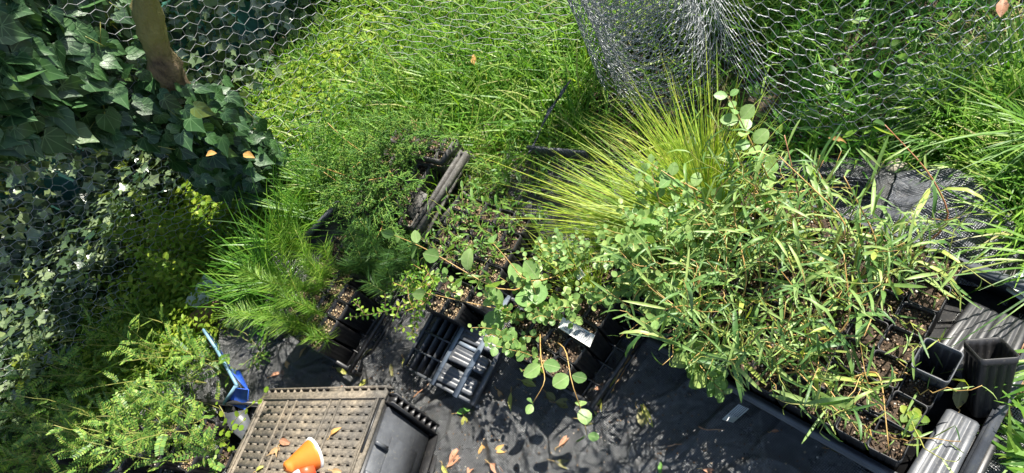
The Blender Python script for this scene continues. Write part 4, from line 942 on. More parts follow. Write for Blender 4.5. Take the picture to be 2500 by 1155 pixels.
clumpgrass('rush_clump', 'rushes behind the cypress sprays with long dark arching blades', 'grass clump',
    [(800, 470, .05, 120, [(640, 300, .2), (720, 230, .3), (600, 380, .2), (800, 200, .3), (700, 350, .2)], .0036, .05), (760, 540, .06, 90, [(640, 480, .2), (600, 430, .22), (690, 400, .25)], .0036, .04)], m_rush)
clumpgrass('sedge_clump', 'large golden green fine sedge fanning up in front of the netting roll', 'grass clump',
    [(1760, 590, .1, 330, [(1560, 300, .35), (1620, 250, .38), (1500, 330, .33), (1700, 260, .36), (1420, 330, .3)], .0023, .06), (1640, 610, .1, 130, [(1300, 480, .15), (1380, 440, .2), (1480, 420, .24), (1350, 560, .12)], .0024, .05), (1720, 620, .1, 380, [(1290, 440, .2), (1380, 400, .25), (1320, 520, .17), (1450, 480, .25)], .0023, .055),
     (1700, 610, .12, 70, [(1310, 572, .12), (1340, 590, .1), (1290, 560, .12)], .0024, .015)], m_sedge)
clumpgrass('sedge_clump', 'smaller golden sedge tuft growing behind the white plant tag', 'grass clump',
    [(1455, 735, .1, 120, [(1290, 620, .2), (1380, 560, .25), (1280, 540, .2), (1500, 600, .2), (1330, 680, .15)], .0019, .03)], m_sedge)
clumpgrass('sedge_clump', 'upright tips of golden sedge just below the netting roll', 'grass clump',
    [(1740, 500, .08, 180, [(1600, 220, .36), (1680, 240, .36), (1740, 270, .33), (1550, 270, .35)], .0021, .04)], m_sedge)
clumpgrass('grass_wisp', 'thin wisp of pale grass crossing the upper rack', 'grass clump',
    [(1080, 470, .06, 26, [(980, 360, .2), (1060, 330, .2), (1000, 440, .2)], .002, .04)], m_grass)
clumpgrass('grass_wisp', 'thin wisp of grass standing between the upper rack and the folded mat edge', 'grass clump',
    [(1230, 430, .04, 60, [(1130, 380, .14), (1200, 330, .16), (1260, 350, .16), (1160, 460, .1)], .0022, .04)], m_grass)
clumpgrass('grass_wisp', 'fine grass straggling over the shaded mat behind the round leaves', 'grass clump',
    [(1200, 600, .04, 34, [(1080, 520, .14), (1180, 500, .14), (1260, 520, .14), (1120, 600, .1)], .002, .04)], m_grassd)
clumpgrass('grass_wisp', 'fine grass tangled between the needle seedlings and the open rack', 'grass clump',
    [(1020, 690, .06, 34, [(920, 620, .18), (1000, 580, .18), (950, 690, .15)], .002, .04)], m_grassd)
clumpgrass('grass_tussock', 'bright coarse grass tussock at the right edge above the woven cloth', 'grass clump',
    [(2560, 330, .1, 70, [(2330, 290, .12), (2400, 420, .08), (2340, 240, .2), (2470, 470, .06), (2420, 330, .2)], .0032, .06), (2520, 420, .06, 60, [(2400, 400, .1), (2440, 480, .05)], .0055, .03)], m_grass)
clumpgrass('grass_tussock', 'long loose grass blades reaching in from the right edge over the tipped pots', 'grass clump',
    [(2620, 640, .1, 16, [(2200, 700, .17), (2370, 620, .15), (2260, 760, .15), (2400, 640, .12)], .0045, .03), (2600, 890, .08, 8, [(2330, 900, .12), (2360, 930, .1)], .005, .02)], m_grass)
clumpgrass('grass_tussock', 'weedy broad bladed grass in the lower right corner', 'grass clump',
    [(2540, 1120, .03, 34, [(2400, 1020, .08), (2440, 1110, .06), (2430, 960, .1), (2500, 1000, .12), (2400, 1160, .05)], .008, .02), (2560, 960, .05, 14, [(2400, 930, .12), (2460, 1000, .08)], .006, .02)], m_grass)

# small bushy round leaves between the racks and the wide tray
grpS = 'small round leaved gum seedlings beside the wide tray'
SB = [((1560, 700), 'at the right of the middle rack', [(1540, 640, .24)]), ((1600, 740), 'nearest the weed mat, left of the tray corner', [(1590, 690, .2), ]), ((1640, 670), 'in the thick of the patch', [(1600, 600, .26)]),
      ((1600, 640), 'behind the sedge tuft', [(1540, 580, .26)]), ((1690, 720), 'over the corner of the wide tray', [(1650, 640, .26)]), ((1720, 800), 'on the front rim of the wide tray', [(1690, 760, .2)]),
      ((1580, 680), 'at the tips of the golden sedge', [(1540, 680, .2)]), ((1700, 620), 'in the shade of the narrow leaved seedlings', [(1640, 540, .3)])]
for (x_, y_), wd, tp_ in SB:
    b0 = G(x_+25, y_+20, .0); t = thing('potted_seedling', 'bushy small round leaved seedling '+wd, 'potted plant', tuple(b0), grpS)
    child(t, ME['potS'], 'pot', -.8); child(t, ME['mixS%d' % rng.integers(0, 4)], 'potting_mix', -.8); sm, lm = MB(), MB(); base = b0+UP*.108
    for _ in range(6):
        tip = G(*tp_[0])+rng.normal(0, .045, 3); p_round(sm, lm, curve(base, tip, .04, 8, .01), (.012, .02), .013, .2, .0009)
    plant_part(t, sm, lm, m_roundb, m_stemo)
def sprig(label, pts, S, gap, m=m_round, t0=.1, extra_=0, name='gum_sprig', cat='sprig', tpl=None):
    b0 = G(*pts[0]); t = thing(name, label, cat, tuple(b0)); sm, lm = MB(), MB(); p = path(b0, pts[1:]); p_round(sm, lm, p, S, gap, t0, .0016, tpl)
    for _ in range(extra_): p_round(sm, lm, curve(p[3], p[-1]+rng.normal(0, .02, 3), 0, 7, .005), S, gap, .3)
    plant_part(t, sm, lm, m, m_stemo); return t
sprig('pale silvery gum sprig rising at the right foot of the netting roll', [(1930, 560, .1), (1870, 420, .25), (1820, 320, .33), (1780, 235, .4)], (.022, .034), .022, m_round, .2)
sprig('pale gum shoot poking through the golden sedge', [(1800, 560, .15), (1720, 470, .25), (1650, 440, .28), (1590, 400, .3)], (.018, .028), .018, m_round, .2, 2)
sprig('rounded gum tip with overlapping disc leaves hanging over the wide tray front', [(1680, 860, .08), (1690, 870, .14), (1740, 930, .15)], (.024, .036), .009, m_roundb, .2, 2)

# weeds on the shaded mat and around
grpW = 'thin weeds on the shaded mat behind the middle'
for q, (x_, y_, h_, wd) in enumerate([(1200, 520, .08, 'left of the sedge'), (1260, 500, .1, 'below the folded mat edge'), (1150, 560, .07, 'next to the upper plastic tag'), (1230, 580, .08, 'above the largest round leaf'), (1300, 560, .1, 'under the sedge tips'), (1320, 460, .1, 'against the folded mat edge'), (1120, 620, .08, 'beside the leaning gum stem'), (1020, 680, .08, 'by the dark needle seedlings'), (1240, 450, .1, 'near the thatch'), (1080, 600, .12, 'at the foot of the upper rack'), (1160, 640, .12, 'behind the biggest round leaves'), (1340, 640, .12, 'below the smaller sedge tuft'), (1000, 600, .12, 'between the two needle racks'), (940, 640, .12, 'in the middle of the dark needle seedlings'), (1180, 480, .12, 'by the broad plastic offcut'), (1380, 700, .1, 'behind the blank tag'), (640, 860, .06, 'on the crumpled mat below the rushes')]):
    b0 = G(x_, y_, .012); t = thing('weed', 'thin narrow leaved weed '+wd, 'weed', tuple(b0), grpW); sm, lm = MB(), MB()
    for _ in range(8):
        a = rng.uniform(0, 6.28); p_linear(sm, lm, curve(b0, b0+[.07*math.cos(a), .07*math.sin(a), h_*rng.uniform(.6, 1.2)], .08, 7, .006), (.016, .034), .012, .1, .0008, 1.6)
    plant_part(t, sm, lm, m_weed, m_stem)
t = thing('fine_weed', 'wiry fine stemmed green weed beside the upper rack', 'weed', tuple(G(1185, 450, .0))); sm, lm = MB(), MB()
for _ in range(26):
    b0 = G(1185+rng.normal(0, 20), 450+rng.normal(0, 18), .0); p_needle(sm, lm, curve(b0, b0+[rng.normal(0, .04), rng.normal(0, .04), rng.uniform(.05, .14)], .05, 6, .006), (.006, .018), 350, .0008, .001)
plant_part(t, sm, lm, m_needle, m_stem)
t = thing('fine_weed', 'airy narrow leaved shoot behind the upper rack', 'weed', tuple(G(1130, 400, .0))); sm, lm = MB(), MB()
for pts in ([(1110, 360, .12), (1060, 290, .2)], [(1120, 370, .12), (1120, 290, .2)], [(1090, 370, .1), (1020, 330, .18)], [(1160, 400, .1), (1200, 340, .16)]):
    p_linear(sm, lm, path(G(1130, 420, .02), pts), (.03, .045), .011, .2, .001, .45)
plant_part(t, sm, lm, m_rush, m_stem)

# ------------------------------------------------------------------ crate
CO = np.array([-.396, .790, .164]); rv = np.array([-.230, -.063, -.772]); th = np.linalg.norm(rv); kx = rv/th
K_ = np.array([[0, -kx[2], kx[1]], [kx[2], 0, -kx[0]], [-kx[1], kx[0], 0]]); CM = np.eye(3)+math.sin(th)*K_+(1-math.cos(th))*K_@K_
t = thing('plastic_crate', 'upturned weathered plastic crate with a perforated tan base and black end wall', 'crate')
CW, CL, CHh = .385, .42, .178
def CP(a, b_, c_): return CO+CM@np.array([-a, -b_, c_])     # a to the left, b toward the viewer, c up
AX = (CM@np.array([-1, 0, 0.]), CM@np.array([0, -1, 0.]), CM@np.array([0, 0, 1.]))
def cbox(mb, a0, a1, b0, b1, c0, c1): return mb.box(CP((a0+a1)/2, (b0+b1)/2, (c0+c1)/2), (abs(a1-a0), abs(b1-b0), abs(c1-c0)), AX)
mb = MB(); ncol, nrow = 14, 22; x0, y0 = .022, .020; pa, pb = (CW-2*x0)/ncol, (CL-2*y0)/nrow
cbox(mb, 0, CW, 0, y0, -.008, 0); cbox(mb, 0, CW, CL-y0, CL, -.008, 0); cbox(mb, 0, x0, y0, CL-y0, -.008, 0); cbox(mb, CW-x0, CW, y0, CL-y0, -.008, 0)
for r_ in range(nrow):
    b0 = y0+r_*pb; cbox(mb, x0, CW-x0, b0, b0+pb*.76, -.0045, -.001)
    for c_ in range(ncol+1):
        a0 = x0+c_*pa-(pa*.30 if c_ else 0); a1 = x0+c_*pa+(pa*.30 if c_ < ncol else 0); cbox(mb, a0, a1, b0+pb*.76, b0+pb, -.0045, -.001)
part(mb, 'base_panel', m_crate, t)
mb = MB()
for a in (.122, .15, .258, .286): cbox(mb, a-.0018, a+.0018, y0, CL-y0, -.002, .003)
cbox(mb, .0, CW, .0155, .0185, .0, .004); cbox(mb, .012, .0145, .0185, CL-.02, .0, .004); cbox(mb, CW-.014, CW-.011, .0185, CL-.02, 0, .004); cbox(mb, .018, .0195, .0185, CL-.02, 0, .003)
part(mb, 'rib', m_crate, t)
mb = MB()                                                     # slotted far flange
cbox(mb, 0, CW, -.012, -.009, -.02, -.002)
for a in np.concatenate([np.linspace(.01, .13, 6), np.linspace(.17, .235, 4), np.linspace(.265, .375, 6)]): cbox(mb, a-.0015, a+.0015, -.009, 0, -.02, -.003)
cbox(mb, .13, .17, -.009, -.0005, -.006, -.003); part(mb, 'slotted_flange', m_crate, t)
mb = MB(); cbox(mb, .0, .004, 0.0, CL, -CHh, -.0085); cbox(mb, CW-.004, CW, 0.0, CL, -CHh, -.0085); cbox(mb, .0045, CW-.0045, .0, .004, -CHh, -.0085); part(mb, 'side_wall', m_plast, t)
mb = MB()                                                     # end wall relief (faces the right)
cbox(mb, -.006, -.0005, .03, CL, -CHh+.02, -.014); cbox(mb, -.009, -.0065, .075, CL, -CHh+.045, -.05)
for b0 in (.10, .16, .24): cbox(mb, -.013, -.0065, b0, b0+.008, -.045, -.010)
part(mb, 'end_panel', m_plastg, t)
mb = MB(); cbox(mb, -.022, -.0005, .003, .0055, -CHh, -.006); cbox(mb, -.022, -.0005, .022, .0245, -CHh, -.006)
for c_ in np.linspace(-CHh+.004, -.014, 9): cbox(mb, -.0215, -.001, .006, .0215, c_-.0013, c_+.0013)
cbox(mb, -.03, -.0005, 0, CL, -CHh-.002, -CHh+.004); cbox(mb, -.024, -.0005, .025, CL, -CHh+.012, -CHh+.015)
for b0 in np.arange(.05, .5, .05): cbox(mb, -.0235, -.001, b0, b0+.003, -CHh+.005, -CHh+.0115)
part(mb, 'ribbed_corner', m_plast, t)
mb = MB(); cbox(mb, .0045, .010, .0195, .13, .0005, .0025); part(mb, 'edge_shadow_strip', m_plast, t)  # black strip modelled in place of the shadow along the right rim

# orange cone on the crate
def lathe(mb, axis_o, axis_d, prof, n=40, mi=0, ref=(0, 0, 1)):
    d = nrm(axis_d); x = nrm(np.cross(d, ref)); y = np.cross(d, x); an = np.arange(n)*2*math.pi/n; V = []
    for s_, r_ in prof: V.append(axis_o+d*s_+r_*(np.cos(an)[:, None]*x+np.sin(an)[:, None]*y))
    V = np.concatenate(V); i = np.arange(len(prof)-1)[:, None]*n; j = np.arange(n)[None]; j2 = (j+1) % n
    return mb.add(V, np.stack([i+j, i+j2, i+n+j2, i+n+j], -1).reshape(-1, 4), mi)
def onc(px_, py_, h):                                        # point h above the crate top at a photo pixel
    v = FW*FPX+RV*(px_-1250)-UV*(py_-577.5); o = np.array([0, 0, CH]); nn = AX[2]; tt = np.dot(CO+nn*h-o, nn)/np.dot(v, nn); return o+v*tt
t = thing('orange_funnel', 'orange ribbed silicone cone with a white rim lying on the perforated crate', 'funnel')
c0 = onc(702, 1140, .046); vw = nrm(c0-np.array([0, 0, CH])); ie = nrm(RV*.90+UV*.42); ie = nrm(ie-vw*np.dot(ie, vw)); ax = nrm(.30*vw+.95*ie)
FS = 1.22; pr = [(-.004, .002), (-.005, .006), (-.002, .0095), (.003, .0105)]
for q in range(9): s_ = .003+q*.0046; r_ = .0105+q*.00175; pr += [(s_, r_), (s_+.0043, r_+.0011)]
pr = [(a_*FS, b_*FS) for a_, b_ in pr]
mb = MB(); lathe(mb, c0, ax, pr); part(mb, 'cone', m_orange, t, True)
e_ = pr[-1]; mb = MB(); lathe(mb, c0, ax, [(e_[0], e_[1]-.001), (e_[0]+.001, e_[1]+.003), (e_[0]+.004, e_[1]+.0045), (e_[0]+.006, e_[1]+.002), (e_[0]+.004, e_[1]-.002), (e_[0]-.012, e_[1]-.008)]); part(mb, 'rim', m_white, t, True)
mb = MB(); lathe(mb, onc(722, 1160, .026), AX[2], [(-.02, .001), (-.02, .015), (.006, .015), (.009, .012), (.01, .001)], 24); part(mb, 'cap', m_grey, t, True)
mb = MB(); lathe(mb, onc(748, 1152, .014), ax, [(-.014, .001), (-.014, .013), (.012, .017), (.013, .001)], 24); part(mb, 'red_body', m_red, t, True)

# black folded plastic at lower left of crate (tray flap)
mb = MB(); q = [G(548, 1010, .10), G(600, 1000, .07), G(625, 1060, .07), G(592, 1075, .11), G(560, 1045, .12)]
def slab(mb, pts, th, mi=0):
    P = np.array(pts); n = len(P); nn = nrm(np.cross(P[1]-P[0], P[2]-P[0])); nn = nn if nn[2] > 0 else -nn
    base = mb.n; mb.add(np.concatenate([P, P-nn*th]), np.zeros((0, 4), int), mi)
    mb.f.append((np.array([list(range(n))])+base, mi)); mb.f.append((np.array([list(range(2*n-1, n-1, -1))])+base, mi))
    mb.f.append((np.array([[i_, (i_+1) % n, n+(i_+1) % n, n+i_] for i_ in range(n)])+base, mi)); return mb
slab(mb, q, .003); slab(mb, [G(592, 1077, .11), G(626, 1062, .07), G(600, 1130, .05), G(560, 1120, .10)], .003)
tag(mb.build('plastic_flap', m_plastg), 'bent black plastic flap between the trailing clover and the crate', 'plastic sheet')

# blue strip
t = thing('blue_strip', 'blue plastic strip bent to a hook at its lower end, left of the weed mat', 'plastic strip')
z = .05; A_ = [(500, 805), (530, 850), (562, 905), (596, 945)]; mb = MB()
O_ = [G(x_, y_, .09) for x_, y_ in A_]; I_ = [G(x_+12, y_+14, .045) for x_, y_ in A_]; I2 = [G(x_+26-4*q, y_+10, .04) for q, (x_, y_) in enumerate(A_)]
for q in range(3): slab(mb, [O_[q], O_[q+1], I_[q+1], I_[q]], .002)
slab(mb, [G(574, 948, .09), G(606, 952, .085), G(600, 1002, .05), G(556, 985, .05)], .003)
slab(mb, [G(596, 945, .088), G(606, 952, .084), G(603, 998, .03), G(607, 960, .03)], .002)
slab(mb, [G(560, 900, .06), G(585, 905, .06), G(606, 950, .07), G(590, 940, .07)], .002); part(mb, 'channel', m_blue, t)
mb = MB(); ee = [G(x_-3, y_, .094) for x_, y_ in A_[:3]]+[G(578, 940, .094), G(548, 985, .06)]
for q in range(4): mb.bar(ee[q], ee[q+1]+nrm(ee[q+1]-ee[q])*.002, .006, .008)
part(mb, 'worn_edge', m_bluep, t)
# pale board + brick
mb = MB(); slab(mb, [G(448, 738, .05), G(500, 668, .08), G(540, 700, .08), G(492, 760, .045)], .006); tag(mb.build('pale_board', m_pale), 'pale grey green plastic board sticking out from under the rushes', 'board')
a = G(500, 775, .03); d = nrm(G(560, 720, .03)-a); mb = MB(); mb.box(a+d*.03, (.12, .05, .05), (d, np.cross(UP, d), UP)); o = mb.build('brick', m_brick); tag(o, 'brown brick lying in shade beside the pale board', 'brick')
md = o.modifiers.new('bevel', 'BEVEL'); md.width = .005; md.segments = 2
# black box behind rushes (shallow black tray, tipped)
t = thing('black_tub', 'plain black plastic tub tipped up between rushes and needle seedlings', 'tub')
mb = MB(); p0 = G(738, 592, .13); p1 = G(828, 496, .18); p2 = G(900, 560, .12); p3 = G(810, 665, .06)
slab(mb, [p0, p1, p2, p3], .003); mb.bar(p0+UP*.004, p1+UP*.004, .008, .010); slab(mb, [p1, p1-UP*.09, p2-UP*.09, p2], .003); part(mb, 'wall', m_plast, t)
mb = MB(); mb.bar(G(738, 590, .142), G(828, 494, .192), .010, .012); part(mb, 'rim', m_plastg, t)
# small tray fragments below rushes
t = thing('tray_fragment', 'broken corner of a black cell tray on the mat below the needle plants', 'tray')
mb = MB(); a = G(690, 830, .02); A1 = nrm(rBa); B1 = nrm(rBb)
for q in range(3): mb.bar(a+B1*.05*q, a+B1*.05*q+A1*.09, .003, .035)
for q in range(3): mb.bar(a+A1*.045*q, a+A1*.045*q+B1*.1, .003, .034)
part(mb, 'cell_wall', m_plast, t); mb = MB(); mb.bar(a-UP*.012-A1*.0, a-UP*.012+B1*.1, .05, .003); part(mb, 'floor', m_plast, t)
# stones
def stone(label, px_, py_, s, m=m_conc, z=.0):
    me = bpy.data.meshes.new('stone'); import bmesh; bm = bmesh.new(); bmesh.ops.create_icosphere(bm, subdivisions=3, radius=1)
    ph = rng.uniform(0, 6, 6)
    for v in bm.verts:
        c_ = v.co; f_ = 1+.12*math.sin(3*c_.x+ph[0])+.1*math.sin(4*c_.y+ph[1])+.08*math.sin(5*c_.z+2*c_.x+ph[2])+.04*math.sin(11*c_.x+9*c_.y+ph[3]); v.co = c_*f_
        v.co.x *= s[0]; v.co.y *= s[1]; v.co.z *= s[2]
    bm.to_mesh(me); bm.free(); me.materials.append(m)
    for p_ in me.polygons: p_.use_smooth = True
    o = bpy.data.objects.new('stone', me); C.objects.link(o); o.location = G(px_, py_, z); o.rotation_euler[2] = rng.uniform(0, 3); return tag(o, label, 'stone')
stone('pale cream stone in the thatch with dry leaf behind the upper rack', 1190, 322, (.045, .032, .03))
stone('smaller grey stone just below the cream stone', 1162, 362, (.036, .03, .02), m_plastw)
stone('pale stone at the edge of the woven cloth beside the tall red stem', 2190, 412, (.025, .02, .018))
stone('half hidden tan stone to the left among the creeping weeds', 345, 640, (.03, .025, .02))
# pale plank by the tray far corner
mb = MB(); slab(mb, [G(2452, 690, .07), G(2520, 640, .07), G(2560, 700, .07), G(2510, 730, .07)], .02); tag(mb.build('plank', m_white), 'white painted plank end at the right edge behind the tray', 'plank')
mb = MB(); slab(mb, [G(2418, 668, .04), G(2480, 600, .04), G(2530, 640, .04), G(2470, 700, .04)], .02); tag(mb.build('slab', m_plastw), 'grey concrete slab beside the white plank end', 'slab')
# curled bark piece
a = G(2425, 1010, .03); b_ = G(2520, 850, .05); d = nrm(b_-a); x = nrm(np.cross(d, UP)); y = np.cross(x, d); mb = MB(); V = []; n = 14; m_ = 14
for q in range(m_):
    c_ = a+(b_-a)*q/(m_-1); rr = .016*(1+.15*math.sin(q*1.7)+.1*rng.normal())
    for s_ in range(n): an_ = -.3+s_/(n-1)*4.4; V.append(c_+rr*(math.cos(an_)*x+math.sin(an_)*y)*(1-.02*s_))
i = np.arange(m_-1)[:, None]*n; j = np.arange(n-1)[None]; mb.add(V, np.stack([i+j, i+j+1, i+n+j+1, i+n+j], -1).reshape(-1, 4)); o = mb.build('bark_piece', m_barkp, smooth=True)
md = o.modifiers.new('thick', 'SOLIDIFY'); md.thickness = .003; tag(o, 'curled reddish brown bark piece lying outside the tray rim at the right', 'bark')

# woven shade cloth mound behind the wide tray
t = thing('shade_cloth', 'grey black woven cloth humped up behind the wide tray, sunlit in stripes', 'cloth')
top = [G(2190, 430, .04), G(2235, 416, .05), G(2330, 412, .06), G(2395, 440, .07), G(2450, 490, .06), G(2490, 560, .05), G(2500, 640, .03)]
bot = [G(2130, 600, .03), G(2190, 640, .03), G(2260, 660, .03), G(2330, 690, .03), G(2390, 700, .03), G(2430, 710, .03), G(2470, 715, .03)]
nu, nv = 70, 60; U_ = np.linspace(0, 6, nu); Tt = np.stack([np.interp(U_, range(7), [p_[q] for p_ in top]) for q in range(3)], 1); Bt = np.stack([np.interp(U_, range(7), [p_[q] for p_ in bot]) for q in range(3)], 1)
for _ in range(6): Tt[1:-1] = (Tt[:-2]+2*Tt[1:-1]+Tt[2:])/4
vv = np.linspace(0, 1, nv)[None, :, None]; V = Tt[:, None]*(1-vv)+Bt[:, None]*vv; uu = np.linspace(0, 1, nu)[:, None]; v2 = vv[..., 0]
V[..., 2] += .012*np.sin(np.pi*v2)*np.sin(np.pi*uu)+.006*np.sin(uu*19+v2*9)*np.sin(np.pi*v2)+.003*np.sin(uu*7-v2*31)
i = np.arange(nu-1)[:, None]*nv; j = np.arange(nv-1)[None]; F = np.stack([i+j, i+nv+j, i+nv+j+1, i+j+1], -1).reshape(-1, 4)
mb = MB(); mb.add(V, F); SK = np.stack([Tt, Tt*[1, 1, 0]+[.03, .03, -.01]], 1); i = np.arange(nu-1)*2
mb.add(SK, np.stack([i, i+1, i+3, i+2], -1)); part(mb, 'cloth_sheet', m_mat2, t, True)
# second piece of cloth visible left of it
t = thing('shade_cloth', 'flat fold of dark woven cloth showing between the seedlings and the grass', 'cloth')
P_ = [G(1740, 400, .03), G(1850, 395, .05), G(2020, 430, .05), G(2100, 470, .03), G(2120, 560, .02), G(1900, 520, .02)]
nu = 40; uu, v2 = np.meshgrid(np.linspace(0, 1, nu), np.linspace(0, 1, nu), indexing='ij'); A0 = np.array([G(1750, 392, .04), G(2140, 440, .05)]); B0 = np.array([G(1780, 450, .02), G(2140, 490, .02)])
V = (A0[0]*(1-uu[..., None])+A0[1]*uu[..., None])*(1-v2[..., None])+(B0[0]*(1-uu[..., None])+B0[1]*uu[..., None])*v2[..., None]; V[..., 2] += .012*np.sin(uu*14+v2*5)*np.sin(v2*3.1)+.004*np.sin(v2*25)
i = np.arange(nu-1)[:, None]*nu; j = np.arange(nu-1)[None]; mb = MB(); mb.add(V, np.stack([i+j, i+nu+j, i+nu+j+1, i+j+1], -1).reshape(-1, 4)); part(mb, 'cloth_sheet', m_mat2, t, True)

# ------------------------------------------------------------------ plant tags with (illegible small) print
def ptag(label, pts, z, lines=5, blk=None):
    c_ = [G(*p_, z_) for p_, z_ in zip(pts, z)]; t = thing('plant_tag', label, 'plant tag', tuple(c_[0]))
    P = np.array(c_); nn = nrm(np.cross(P[1]-P[0], P[3]-P[0])); nn = nn if nn[2] > 0 else -nn
    part(slab(MB(), list(P), .0006), 'card', m_white, t); mb = MB()
    if lines:
        e1 = P[1]-P[0]; e2 = P[3]-P[0]; Lw = np.linalg.norm(e1)
        for q in range(lines):
            b0 = .16+.7*q/max(1, lines-1); s_ = .32
            while s_ < .92:
                w_ = rng.uniform(.03, .075); a0 = P[0]+e1*s_+e2*b0+nn*.0005; a1 = a0+e1*min(w_, .95-s_); mb.bar(a0, a1, np.linalg.norm(e2)*.075, .0002, nn); s_ += w_+.016
        if blk:
            for q in range(3): mb.bar(P[0]+e1*.16+e2*(.55+.13*q)+nn*.0005, P[0]+e1*.27+e2*(.55+.13*q)+nn*.0005, np.linalg.norm(e2)*.07, .0002, nn)
        part(mb, 'print', m_ink, t)
ptag('white printed tag lying slantwise over the pots of the middle rack', [(1374, 774), (1452, 818), (1440, 848), (1363, 800)], [.155, .15, .145, .15], 7, True)
ptag('small white printed tag lying on the weed mat in front of the wide tray', [(1762, 1024), (1803, 987), (1829, 998), (1790, 1032)], [.03, .03, .03, .03], 5)
ptag('small blank white tag standing behind the middle rack', [(1400, 668), (1414, 652), (1428, 672), (1412, 684)], [.16, .17, .17, .16], 0)
ptag('worn whitish blue tag stained with dirt near the upper rack', [(1082, 530), (1094, 524), (1120, 546), (1112, 554)], [.05, .05, .04, .04], 3)

# ------------------------------------------------------------------ fallen leaves
def fallen(label, px_, py_, L, ang, m, tilt=0., curl=.8, wid=1., z=None, roll=0., stem=True, group='fallen leaves on the weed mat'):
    """ang: direction in the photo, degrees, 0 = right, 90 = down"""
    p = G(px_, py_); zz = float(matz(p[0], p[1]))+.004 if z is None else z
    c_ = G(px_, py_, zz); e_ = G(px_+20*math.cos(RAD(ang)), py_+20*math.sin(RAD(ang)), zz)-c_; D = nrm(e_)+UP*tilt; Nn = nrm(UP+nrm(np.cross(D, UP))*roll)
    L_ = L*np.linalg.norm(e_)/20; o0 = c_-nrm(D)*L_/2
    mb = MB(); tv = T_ell[0].copy(); tv[:, 2] += .03*np.sin(tv[:, 0]*9+px_); mb.stamp((tv, T_ell[1]), [o0], [D], [Nn], L_, curl=curl*np.ones(1), sy=wid*np.ones(1))
    t = thing('fallen_leaf', label, 'leaf', tuple(c_), group); part(mb, 'blade', m, t, True)
    if stem: part(MB().tube(curve(o0, o0-nrm(D)*L_*.35+UP*.002, .0, 5, .002), [.0007]*5, 4), 'stalk', m_stemo, t)
